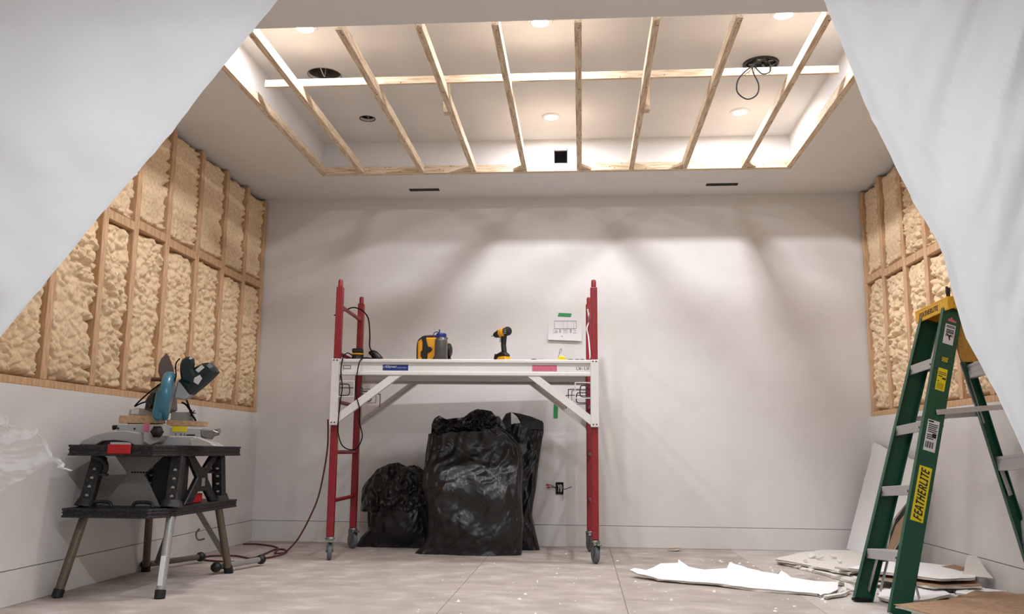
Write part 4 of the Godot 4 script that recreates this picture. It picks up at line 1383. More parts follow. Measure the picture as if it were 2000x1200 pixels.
	obj("lettering", letters("FEATHERLITE", place.call(0.36, 0.0025) * T3(Vector3(0.0, 0, 0), Vector3(0, 0, PI / 2)), 0.044, 0.262, 0.25, "Droid Sans", 800), M.ink, nm)
	sticker(t, "notice_sticker", place.call(0.552, 0.001), 0.062, 0.17, M.white_label, [[0.05, 0.92, 0.5, 0.97], [0.1, 0.84, 0.9, 0.87], [0.1, 0.78, 0.9, 0.81], [0.1, 0.72, 0.8, 0.75], [0.1, 0.66, 0.9, 0.69], [0.1, 0.60, 0.85, 0.63], [0.1, 0.50, 0.9, 0.53], [0.1, 0.44, 0.9, 0.47], [0.1, 0.38, 0.7, 0.41], [0.55, 0.46, 0.9, 0.58], [0.1, 0.10, 0.16, 0.3], [0.2, 0.10, 0.22, 0.3], [0.26, 0.10, 0.34, 0.3], [0.38, 0.10, 0.41, 0.3], [0.46, 0.10, 0.55, 0.3], [0.6, 0.10, 0.63, 0.3], [0.68, 0.10, 0.76, 0.3]])
	sticker(t, "yellow_caution_sticker", place.call(0.745, 0.001), 0.05, 0.125, M.yellow_label, [[0.08, 0.80, 0.9, 0.83], [0.08, 0.72, 0.9, 0.75], [0.08, 0.62, 0.55, 0.66], [0.55, 0.52, 0.95, 0.60], [0.08, 0.40, 0.3, 0.43], [0.15, 0.06, 0.19, 0.34], [0.3, 0.06, 0.34, 0.34], [0.45, 0.06, 0.49, 0.34], [0.6, 0.06, 0.64, 0.34], [0.75, 0.06, 0.79, 0.34]])
	sticker(t, "yellow_caution_strip", place.call(0.815, 0.001), 0.042, 0.03, M.ink, [])
	var strip := t.get_node("yellow_caution_strip")
	st = mb()
	for i in 4:
		bxt(st, place.call(0.815, 0.002) * T3(Vector3(0, -0.0105 + 0.007 * i, 0)), Vector3(0.034, 0.0035, 0.0012), 0.0002)
	stuff("print", st, M.yellow_label, strip)
	sticker(t, "warning_sticker", place.call(0.905, 0.001), 0.056, 0.115, M.white_label, [[0.1, 0.90, 0.9, 0.94], [0.1, 0.83, 0.95, 0.87], [0.15, 0.70, 0.9, 0.75], [0.15, 0.62, 0.9, 0.67], [0.15, 0.55, 0.9, 0.60], [0.12, 0.47, 0.9, 0.49], [0.12, 0.43, 0.9, 0.45], [0.12, 0.39, 0.9, 0.41]])
	var ws := t.get_node("warning_sticker")
	st = mb()
	prism(st, place.call(0.905, 0.0018), [Vector2(-0.018, 0.0), Vector2(-0.004, -0.012), Vector2(0.004, -0.034), Vector2(0.010, -0.032), Vector2(0.006, -0.014), Vector2(0.014, -0.002), Vector2(0.008, 0.0), Vector2(0.0, -0.008), Vector2(-0.012, 0.004)], 0.0012, 0.0002)
	obj("figure_print", st, M.ink, ws)
	st = mb()
	prism(st, place.call(0.957, 0.0018), [Vector2(-0.02, -0.01), Vector2(0.024, -0.012), Vector2(0.026, -0.002), Vector2(0.006, 0.004), Vector2(-0.004, 0.018), Vector2(-0.010, 0.006), Vector2(-0.02, 0.0)], 0.001, 0.0002)
	obj("torn_sticker_scrap", st, M.pink_label, t)
	# pliers left in the slots of the cap
	for a in [[0.53, 0.10, "dark pliers standing handles up in the yellow ladder cap, left pair"], [0.575, 0.15, "dark pliers in the ladder cap, touching the edge of the plastic sheet"]]:
		var w: Vector3 = t.transform * Vector3(a[0], H + 0.058, a[1])
		var pl := thing("pliers", a[2], "pliers", w, 0.9)
		st = mb()
		for s in [-1.0, 1.0]:
			tube(st, smooth([Vector3(s * 0.006, 0.004, 0), Vector3(s * 0.011, 0.025, 0), Vector3(s * 0.018, 0.055, 0), Vector3(s * 0.016, 0.074, 0)]), 0.0075, 8)
		objs("grip", st, M.bench_black, pl)
		st = mb()
		bxt(st, T3(Vector3(0, 0.005, 0)), Vector3(0.02, 0.01, 0.01), 0.002)
		obj("pivot", st, M.steel, pl)

func channel(st: SurfaceTool, p0: Vector3, p1: Vector3, web: float, flange: float, th: float, out: Vector3):
	var y := (p1 - p0).normalized()
	var x := y.cross(out).normalized()
	var mid := (p0 + p1) * 0.5
	var l := p0.distance_to(p1)
	var b := Basis(x, y, out)
	bxt(st, Transform3D(b, mid - out * (th * 0.5)), Vector3(web, l, th), 0.002)
	for s in [-1.0, 1.0]:
		bxt(st, Transform3D(b, mid + x * (s * (web * 0.5 - th * 0.5)) - out * (flange * 0.5)), Vector3(th, l, flange), 0.002)

func sticker(parent: Node3D, called: String, tr: Transform3D, w: float, h: float, m: Material, lines: Array):
	var st := mb()
	bxt(st, tr, Vector3(w, h, 0.0016), 0.0003)
	var o := obj(called, st, m, parent)
	if lines.is_empty():
		return
	st = mb()
	for a in lines:
		bxt(st, tr * T3(Vector3((a[0] + a[2] - 1.0) * 0.5 * w, (a[1] + a[3] - 1.0) * 0.5 * h, 0.001)), Vector3((a[2] - a[0]) * w, (a[3] - a[1]) * h, 0.0008), 0.0)
	stuff("print", st, M.ink, o)

# =====================================================================  torn drywall on the floor
# a slab of plasterboard: outline as points in space (all on one plane), a paper face and a crumbling core below it
func slab(called: String, label: String, pts: Array, thick: float, face: Material, category := "drywall", core: Material = null, curl := 0.0):
	var n := Vector3.ZERO
	for i in pts.size():
		n += pts[i].cross(pts[(i + 1) % pts.size()])
	n = n.normalized()
	if n.y < 0 or (absf(n.y) < 0.35 and n.x > 0):
		n = -n
		pts.reverse()
	var c := Vector3.ZERO
	for p in pts:
		c += p
	c /= pts.size()
	var u: Vector3 = (pts[1] - pts[0])
	u = (u - n * u.dot(n)).normalized()
	var v := n.cross(u)
	var t := thing(called, label, category, Vector3(c.x, 0.0, c.z), 0.0, "torn pieces of drywall")
	var o := Vector3(c.x, 0, c.z)
	var dense := []
	var r := RandomNumberGenerator.new()
	r.seed = hash(label)
	for i in pts.size():
		var a: Vector3 = pts[i]
		var b: Vector3 = pts[(i + 1) % pts.size()]
		var m := int(a.distance_to(b) / 0.05)
		dense.append(a)
		for k in range(1, m):
			var q := a.lerp(b, float(k) / m)
			dense.append(q + n.cross((b - a).normalized()) * r.randf_range(-0.006, 0.006))
	var p2 := PackedVector2Array()
	for p in dense:
		p2.append(Vector2((p - c).dot(u), (p - c).dot(v)))
	var ids := Geometry2D.triangulate_polygon(p2)
	var st := mb()
	for i in range(0, ids.size(), 3):
		var a := p2[ids[i]]
		var b := p2[ids[i + 1]]
		var d := p2[ids[i + 2]]
		var pa: Vector3 = dense[ids[i]] - o
		var pb: Vector3 = dense[ids[i + 1]] - o
		var pd: Vector3 = dense[ids[i + 2]] - o
		if (b - a).cross(d - a) > 0:
			tri(st, pa, pb, pd)
			tri(st, pa - n * 0.0015, pd - n * 0.0015, pb - n * 0.0015)
		else:
			tri(st, pa, pd, pb)
			tri(st, pa - n * 0.0015, pb - n * 0.0015, pd - n * 0.0015)
	for i in dense.size():
		var j := (i + 1) % dense.size()
		var a: Vector3 = dense[i] - o
		var b: Vector3 = dense[j] - o
		quad(st, a - n * 0.0015, b - n * 0.0015, b, a)
	obj("paper_face", st, face, t)
	st = mb()
	var low := []
	var mid := []
	for i in dense.size():
		var q: Vector2 = p2[i]
		var ins := q * 0.985 + Vector2(r.randf_range(-0.006, 0.006), r.randf_range(-0.006, 0.006))
		mid.append(c - o + u * ins.x + v * ins.y - n * 0.0016)
		var ins2 := q * 0.985 + Vector2(r.randf_range(-0.009, 0.009), r.randf_range(-0.009, 0.009))
		low.append(c - o + u * ins2.x + v * ins2.y - n * (thick * r.randf_range(0.9, 1.0)))
	for i in dense.size():
		var j := (i + 1) % dense.size()
		quad(st, low[i], low[j], mid[j], mid[i])
	for i in range(0, ids.size(), 3):
		if (p2[ids[i + 1]] - p2[ids[i]]).cross(p2[ids[i + 2]] - p2[ids[i]]) > 0:
			tri(st, low[ids[i]], low[ids[i + 2]], low[ids[i + 1]])
		else:
			tri(st, low[ids[i]], low[ids[i + 1]], low[ids[i + 2]])
	obj("gypsum_core", st, core if core else M.gypsum, t)

# floor outline at a height, tilted about its middle
func flat(pts: Array, y: float, ax := 0.0, az := 0.0) -> Array:
	var c := Vector2.ZERO
	for p in pts:
		c += p
	c /= pts.size()
	var out := []
	for p in pts:
		out.append(Vector3(p.x, y + (p.x - c.x) * ax + (p.y - c.y) * az, p.y))
	return out

func debris():
	slab("drywall_strip", "long white drywall strip with a jagged upper edge, on the floor", [Vector3(0.309, 0.047, -5.934), Vector3(0.343, 0.055, -5.956), Vector3(0.413, 0.050, -5.900), Vector3(0.466, 0.064, -5.947), Vector3(0.515, 0.081, -6.006), Vector3(0.627, 0.088, -5.989), Vector3(0.638, 0.103, -6.058), Vector3(0.686, 0.077, -5.904), Vector3(0.773, 0.070, -5.825), Vector3(0.917, 0.083, -5.820), Vector3(0.952, 0.108, -5.930), Vector3(1.040, 0.089, -5.791), Vector3(1.118, 0.079, -5.707), Vector3(1.197, 0.074, -5.642), Vector3(1.229, 0.089, -5.699), Vector3(1.258, 0.067, -5.574), Vector3(1.372, 0.060, -5.487), Vector3(1.498, 0.063, -5.442), Vector3(1.461, 0.037, -5.325), Vector3(1.400, 0.021, -5.274), Vector3(1.364, 0.020, -5.265), Vector3(1.342, 0.016, -5.239), Vector3(1.339, 0.018, -5.279), Vector3(1.138, 0.018, -5.378), Vector3(1.030, 0.018, -5.426), Vector3(0.814, 0.023, -5.567), Vector3(0.473, 0.021, -5.724), Vector3(0.405, 0.031, -5.805), Vector3(0.353, 0.034, -5.846)], 0.016, M.face_white)
	slab("drywall_sheet", "large dusty drywall sheet lying on the floor below the leaning panel", flat([Vector2(1.405, -6.721), Vector2(1.684, -7.164), Vector2(1.949, -7.427), Vector2(2.15, -7.40), Vector2(2.177, -7.004), Vector2(1.99, -6.4), Vector2(1.729, -5.998), Vector2(1.631, -6.237), Vector2(1.50, -6.55)], 0.042), 0.016, M.face_cream)
	slab("drywall_offcut", "narrow broken drywall offcut under the front edge of the dusty sheet", flat([Vector2(1.431, -6.80), Vector2(1.618, -6.70), Vector2(1.751, -6.307), Vector2(1.80, -5.916), Vector2(1.692, -5.770), Vector2(1.60, -6.20)], 0.018), 0.016, M.face_cream)
	slab("drywall_piece", "white drywall piece resting on the pile behind the ladder's feet", flat([Vector2(1.667, -5.836), Vector2(1.9, -6.1), Vector2(2.164, -6.319), Vector2(2.36, -6.05), Vector2(2.38, -5.70), Vector2(2.30, -5.495), Vector2(2.068, -5.40), Vector2(1.866, -5.638)], 0.097), 0.016, M.face_white)
	slab("drywall_piece", "brown backed drywall piece in the middle of the pile behind the ladder", flat([Vector2(1.75, -5.75), Vector2(2.1, -5.95), Vector2(2.38, -5.75), Vector2(2.30, -5.42), Vector2(2.0, -5.35)], 0.062), 0.016, M.kraft)
	slab("drywall_piece", "small upturned triangle of white drywall at the right end of the pile", [Vector3(2.28, 0.085, -5.62), Vector3(2.36, 0.20, -5.72), Vector3(2.40, 0.20, -5.70), Vector3(2.43, 0.085, -5.56)], 0.012, M.face_cream)
	slab("drywall_piece", "long narrow white drywall piece lying between the ladder's front feet", flat([Vector2(1.63, -5.16), Vector2(1.72, -5.36), Vector2(1.90, -5.45), Vector2(2.09, -5.52), Vector2(2.07, -5.28), Vector2(1.85, -5.10), Vector2(1.68, -5.06)], 0.032, 0.0, -0.04), 0.016, M.face_white)
	slab("drywall_piece", "small white drywall scrap behind the brown board, right of the ladder", flat([Vector2(2.11, -5.32), Vector2(2.168, -5.44), Vector2(2.308, -5.50), Vector2(2.43, -5.40), Vector2(2.25, -5.22)], 0.036, 0.0, -0.04), 0.014, M.face_white)
	slab("drywall_piece", "small dark brown drywall scrap against the right wall at the end of the pile", flat([Vector2(2.30, -5.98), Vector2(2.42, -6.08), Vector2(2.43, -5.82), Vector2(2.33, -5.77)], 0.10), 0.014, M.kraft)
	slab("drywall_scrap", "small broken scrap between the white strip and the ladder's far foot", flat([Vector2(1.36, -5.17), Vector2(1.46, -5.26), Vector2(1.56, -5.42), Vector2(1.50, -5.46), Vector2(1.45, -5.30), Vector2(1.35, -5.21)], 0.02), 0.016, M.face_cream)
	slab("drywall_scrap", "little brown paper scrap on the floor near the back wall, right of the scaffold", flat([Vector2(0.70, -7.52), Vector2(0.735, -7.58), Vector2(0.80, -7.55), Vector2(0.82, -7.50), Vector2(0.76, -7.47)], 0.02, 0.1), 0.012, M.kraft)
	slab("brown_board", "brown paper backed board lying flat in front of the ladder's near foot", flat([Vector2(1.478, -4.452), Vector2(1.642, -4.546), Vector2(1.794, -4.626), Vector2(1.933, -4.785), Vector2(2.084, -4.990), Vector2(2.108, -4.924), Vector2(2.212, -4.956), Vector2(2.24, -4.872), Vector2(2.40, -4.885), Vector2(2.40, -4.05), Vector2(1.62, -4.05)], 0.10), 0.016, M.kraft)
	slab("brown_board", "board stacked beneath the brown board at the ladder's near foot", flat([Vector2(1.60, -4.42), Vector2(1.95, -4.70), Vector2(2.36, -4.80), Vector2(2.38, -4.08), Vector2(1.70, -4.08)], 0.083), 0.016, M.face_cream)
	slab("brown_board", "lowest board of the little stack at the ladder's near foot", flat([Vector2(1.66, -4.40), Vector2(1.95, -4.66), Vector2(2.33, -4.75), Vector2(2.35, -4.12), Vector2(1.74, -4.12)], 0.066), 0.065, M.gypsum)
	# cut panel leaning in the back right corner
	slab("leaning_drywall", "cut white drywall panel leaning against the right wall in the back corner", [Vector3(2.170, 0.035, -7.59), Vector3(2.426, 0.905, -7.55), Vector3(2.408, 0.845, -7.15), Vector3(2.385, 0.766, -6.55), Vector3(2.372, 0.721, -6.475), Vector3(2.353, 0.658, -6.454), Vector3(2.302, 0.485, -6.490), Vector3(2.283, 0.418, -6.596), Vector3(2.259, 0.339, -6.698), Vector3(2.227, 0.227, -6.728), Vector3(2.198, 0.130, -6.715), Vector3(2.170, 0.035, -7.128)], 0.016, M.face_white)
	slab("torn_paper", "torn brown paper and plaster hanging along the broken edge of the leaning panel", [Vector3(2.185, 0.09, -6.70), Vector3(2.215, 0.19, -6.66), Vector3(2.25, 0.31, -6.62), Vector3(2.275, 0.395, -6.50), Vector3(2.305, 0.50, -6.40), Vector3(2.295, 0.46, -6.30), Vector3(2.262, 0.35, -6.36), Vector3(2.24, 0.275, -6.45), Vector3(2.205, 0.155, -6.56), Vector3(2.18, 0.07, -6.66)], 0.012, M.kraft)
	# small broken chunks among the larger pieces
	var rb := mb()
	var rr := RandomNumberGenerator.new()
	rr.seed = 5
	for i in 70:
		var fx := rr.randf_range(1.42, 2.38)
		var fz := rr.randf_range(-6.9, -5.1) if i < 40 else rr.randf_range(-5.75, -5.0)
		if fz > -5.25 and fx < 1.65:
			continue
		var yy := 0.02 if fz > -5.8 else 0.058
		var e := Vector3(rr.randf_range(-0.35, 0.35), rr.randf() * TAU, rr.randf_range(-0.35, 0.35))
		var l := rr.randf_range(0.02, 0.07)
		prism(rb, T3(Vector3(fx, yy, fz), e) * T3(Vector3.ZERO, Vector3(PI / 2, 0, 0)), [Vector2(-l, -l * 0.3), Vector2(-l * 0.2, -l * 0.5), Vector2(l, -l * 0.2), Vector2(l * 0.7, l * 0.3), Vector2(-l * 0.1, l * 0.5)], 0.013, 0.003)
	var ro := obj("drywall_rubble", rb, M.face_cream)
	tag(ro, "small broken drywall chunks strewn over the pile behind the ladder", "rubble")
	ro.set_meta("kind", "stuff")
	# crumbs of plaster over the floor
	var st := mb()
	var r := RandomNumberGenerator.new()
	r.seed = 12
	for i in 210:
		var x := r.randf_range(-0.9, 1.7) if i < 130 else r.randf_range(1.0, 2.3)
		var z := r.randf_range(-7.4, -4.4) if i < 130 else r.randf_range(-6.9, -5.0)
		var s := r.randf_range(0.003, 0.008) if r.randf() < 0.8 else r.randf_range(0.008, 0.016)
		var b := Basis(Vector3.UP, r.randf() * TAU)
		var h := s * r.randf_range(0.4, 1.0)
		var y := 0.0
		var a := Vector3(x, y, z) + b * Vector3(s, 0, 0)
		var c := Vector3(x, y, z) + b * Vector3(-s * 0.6, 0, s * 0.8)
		var d := Vector3(x, y, z) + b * Vector3(-s * 0.5, 0, -s)
		var e := Vector3(x, y + h, z) + b * Vector3(s * 0.1, 0, s * 0.1)
		tri(st, a, e, c)
		tri(st, c, e, d)
		tri(st, d, e, a)
	var o := obj("plaster_crumbs", st, M.face_white)
	tag(o, "white plaster crumbs scattered over the floor boards", "plaster crumbs")
	o.set_meta("kind", "stuff")

# =====================================================================  folding work table
func bench():
	var t := thing("work_table", "black folding work table with metal legs carrying the mitre saw", "work table", Vector3(-2.53, 0, -5.2))
	var x0 := -0.30
	var x1 := 0.25
	var z0 := -0.53
	var z1 := 0.53
	# top: ribbed edge band round a flat top
	for tier in 2:
		var yt: float = 0.818 if tier == 0 else 0.474
		var h: float = 0.06 if tier == 0 else 0.05
		var xa := x0 if tier == 0 else x0 - 0.005
		var xb := x1 if tier == 0 else x1 - 0.005
		var st := mb()
		var cut := 0.07
		var poly := [Vector2(xa, -z1), Vector2(xb - cut, -z1), Vector2(xb, -z1 + cut * 1.6), Vector2(xb, -z0), Vector2(xa, -z0)]
		var m := Transform3D(Basis(Vector3(1, 0, 0), Vector3(0, 0, -1), Vector3(0, 1, 0)), Vector3(0, yt - h * 0.5, 0))
		prism(st, m, poly, h * 0.72, 0.003)
		var p1 := []
		for p in poly:
			p1.append(p * 1.012)
		prism(st, Transform3D(m.basis, Vector3(0, yt - 0.006, 0)), p1, 0.012, 0.002)
		prism(st, Transform3D(m.basis, Vector3(0, yt - h + 0.006, 0)), p1, 0.012, 0.002)
		prism(st, Transform3D(m.basis, Vector3(0, yt - h * 0.45, 0)), p1, 0.006, 0.002)
		obj("table_top" if tier == 0 else "lower_shelf", st, M.bench_black, t)
	var st := mb()
	bx(st, Vector3(-0.075, 0.77, z1 + 0.004), Vector3(0.058, 0.822, z1 + 0.014), 0.003)
	obj("red_insert", st, M.red_plastic, t)
	# legs: plastic columns between the tiers, metal tubes below
	var feet := [[Vector3(-0.305, 0, 0.515), Vector3(-0.255, 0.424, 0.40), M.leg_metal], [Vector3(0.25, 0, 0.47), Vector3(0.235, 0.424, 0.375), M.leg_silver], [Vector3(0.225, 0, -0.53), Vector3(0.195, 0.424, -0.37), M.leg_metal], [Vector3(-0.335, 0, -0.52), Vector3(-0.275, 0.424, -0.39), M.leg_metal]]
	for i in 4:
		var a: Vector3 = feet[i][0]
		var b: Vector3 = feet[i][1]
		st = mb()
		var d := (b - a).normalized()
		tube(st, [a + d * 0.03, b], 0.024, 18)
		var leg := obj("leg", st, feet[i][2], t)
		st = mb()
		tube(st, [a + Vector3(0, 0.001, 0), a + d * 0.045], 0.029, 18)
		obj("foot_cap", st, M.black, leg)
		st = mb()
		var tl := Vector3(b.x, 0.474, b.z)
		var th := Vector3(b.x * 0.93 + 0.012, 0.757, b.z * 0.86)
		bar(st, tl, th, 0.075, 0.055, Vector3(0, 0, 1), 0.008)
		tube(st, [tl, tl + (th - tl) * 0.14], [0.062, 0.05], 16)
		var col := obj("column", st, M.bench_black, t)
		st = mb()
		for k in 4:
			var p := tl.lerp(th, 0.22 + 0.17 * k)
			lathe(st, T3(p + Vector3(0.005, 0, 0.027), Vector3(PI / 2, 0, 0)), [Vector2(0.010, -0.002), Vector2(0.010, 0.0015), Vector2(0.0, 0.0015)], 14)
		objs("height_hole", st, M.grey_light, col)
	# label on the near silver leg
	st = mb()
	var la: Vector3 = feet[1][0]
	var lb: Vector3 = feet[1][1]
	bar(st, la.lerp(lb, 0.16) + Vector3(0.0, 0, 0.023), la.lerp(lb, 0.52) + Vector3(0.0, 0, 0.023), 0.026, 0.004, Vector3(0, 0, 1), 0.001)
	obj("leg_label", st, M.white_label, t)
	# folded end panel: grey hourglass plate
	st = mb()
	prism(st, T3(Vector3(-0.005, 0, 0.33), Vector3(-0.05, 0, 0)), [Vector2(-0.20, 0.474), Vector2(0.14, 0.474), Vector2(0.045, 0.635), Vector2(0.03, 0.65), Vector2(0.05, 0.675), Vector2(0.135, 0.757), Vector2(-0.155, 0.757), Vector2(-0.085, 0.675), Vector2(-0.07, 0.65), Vector2(-0.085, 0.635)], 0.02, 0.004)
	var pan := obj("end_panel", st, M.grey_plastic, t)
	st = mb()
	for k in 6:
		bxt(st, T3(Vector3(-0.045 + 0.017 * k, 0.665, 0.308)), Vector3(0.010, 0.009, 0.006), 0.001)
	objs("slot", st, M.dark, pan)  # solid dark blocks where holes belong, the shade inside given as colour
	st = mb()
	prism(st, T3(Vector3(-0.008, 0, 0.316), Vector3(-0.05, 0, 0)), [Vector2(-0.075, 0.755), Vector2(0.065, 0.755), Vector2(0.03, 0.705), Vector2(-0.05, 0.705)], 0.012, 0.003)
	prism(st, T3(Vector3(-0.008, 0, 0.318), Vector3(-0.05, 0, 0)), [Vector2(-0.03, 0.52), Vector2(0.02, 0.52), Vector2(0.02, 0.60), Vector2(-0.03, 0.60)], 0.012, 0.003)
	obj("panel_face", st, M.grey_light, pan)
	# black inner box and X frame along the right side
	st = mb()
	bx(st, Vector3(0.07, 0.474, 0.06), Vector3(0.18, 0.757, 0.30), 0.01)
	obj("gearbox_cover", st, M.dark, t)
	st = mb()
	var xf := Transform3D(Basis(Vector3(0, 0, -1), Vector3(0, 1, 0), Vector3(1, 0, 0)), Vector3(0.195, 0, -0.02))
	prism(st, xf, [Vector2(-0.16, 0.757), Vector2(-0.07, 0.757), Vector2(0.03, 0.69), Vector2(0.08, 0.69), Vector2(0.17, 0.757), Vector2(0.26, 0.757), Vector2(0.12, 0.645), Vector2(0.13, 0.62), Vector2(0.30, 0.474), Vector2(0.20, 0.474), Vector2(0.11, 0.545), Vector2(0.0, 0.545), Vector2(-0.07, 0.474), Vector2(-0.18, 0.474), Vector2(-0.02, 0.63)], 0.03, 0.006)
	obj("cross_frame", st, M.bench_black, t)
	st = mb()
	bxt(st, xf * T3(Vector3(0.05, 0.60, 0.018)), Vector3(0.045, 0.05, 0.006), 0.002)
	obj("frame_badge", st, M.grey_plastic, t)
	st = mb()
	bx(st, Vector3(0.10, 0.476, -0.15), Vector3(0.18, 0.53, -0.02), 0.004)
	obj("red_latch", st, M.red_plastic, t)
	# clamp hooks under the top
	for a in [[-0.16, 0.44, 1.0], [0.175, -0.30, -1.0]]:
		st = mb()
		var bx0: float = a[0]
		var bz: float = a[1]
		var s: float = a[2]
		tube(st, smooth([Vector3(bx0 - s * 0.05, 0.757, bz), Vector3(bx0 - s * 0.005, 0.745, bz), Vector3(bx0 + s * 0.025, 0.715, bz), Vector3(bx0 + s * 0.03, 0.68, bz), Vector3(bx0 + s * 0.02, 0.66, bz)]), [0.024, 0.023, 0.022, 0.021, 0.020, 0.019, 0.018, 0.017, 0.016, 0.016, 0.015, 0.015, 0.014, 0.014, 0.014, 0.014, 0.013, 0.013, 0.013, 0.013, 0.012, 0.012, 0.012, 0.012, 0.012], 12)
		lathe(st, T3(Vector3(bx0 + s * 0.02, 0.648, bz)), [Vector2(0.0, 0.0), Vector2(0.026, 0.0), Vector2(0.026, 0.012), Vector2(0.0, 0.014)], 16)
		obj("clamp_hook", st, M.black, t)
	# shelf clutter moulded handles
	st = mb()
	for x in [-0.15, 0.09]:
		tube(st, smooth([Vector3(x - 0.06, 0.476, 0.42), Vector3(x - 0.04, 0.502, 0.42), Vector3(x + 0.04, 0.502, 0.42), Vector3(x + 0.06, 0.476, 0.42)]), 0.010, 10)
	objs("shelf_handle", st, M.bench_black, t)
	# diagonal stays under the far end and the low stretcher tubes with ball ends
	st = mb()
	bar(st, Vector3(0.06, 0.424, -0.34), Vector3(0.215, 0.10, -0.49), 0.034, 0.008, Vector3(0, 0, 1), 0.001)
	bar(st, Vector3(-0.08, 0.424, -0.36), Vector3(-0.24, 0.06, -0.47), 0.034, 0.008, Vector3(0, 0, 1), 0.001)
	objs("stay", st, M.steel, t)
	st = mb()
	tube(st, smooth([Vector3(0.06, 0.29, -0.41), Vector3(0.04, 0.26, -0.41), Vector3(0.05, 0.22, -0.42), Vector3(0.09, 0.225, -0.43)]), 0.006, 8)
	obj("stay_clip", st, M.steel, t)
	for a in [[Vector3(0.165, 0.045, -0.46), Vector3(0.30, 0.045, -0.90)], [Vector3(-0.34, 0.045, -0.52), Vector3(-0.17, 0.045, -0.98)]]:
		st = mb()
		tube(st, [a[0], a[1]], 0.019, 14)
		var sb := obj("stretcher_tube", st, M.leg_silver if a[0].x > 0 else M.leg_metal, t)
		st = mb()
		for k in 2:
			lathe(st, T3(a[k]), [Vector2(0.0, -0.034), Vector2(0.02, -0.028), Vector2(0.034, -0.01), Vector2(0.034, 0.01), Vector2(0.02, 0.028), Vector2(0.0, 0.034)], 16)
		objs("ball_cap", st, M.black, sb)

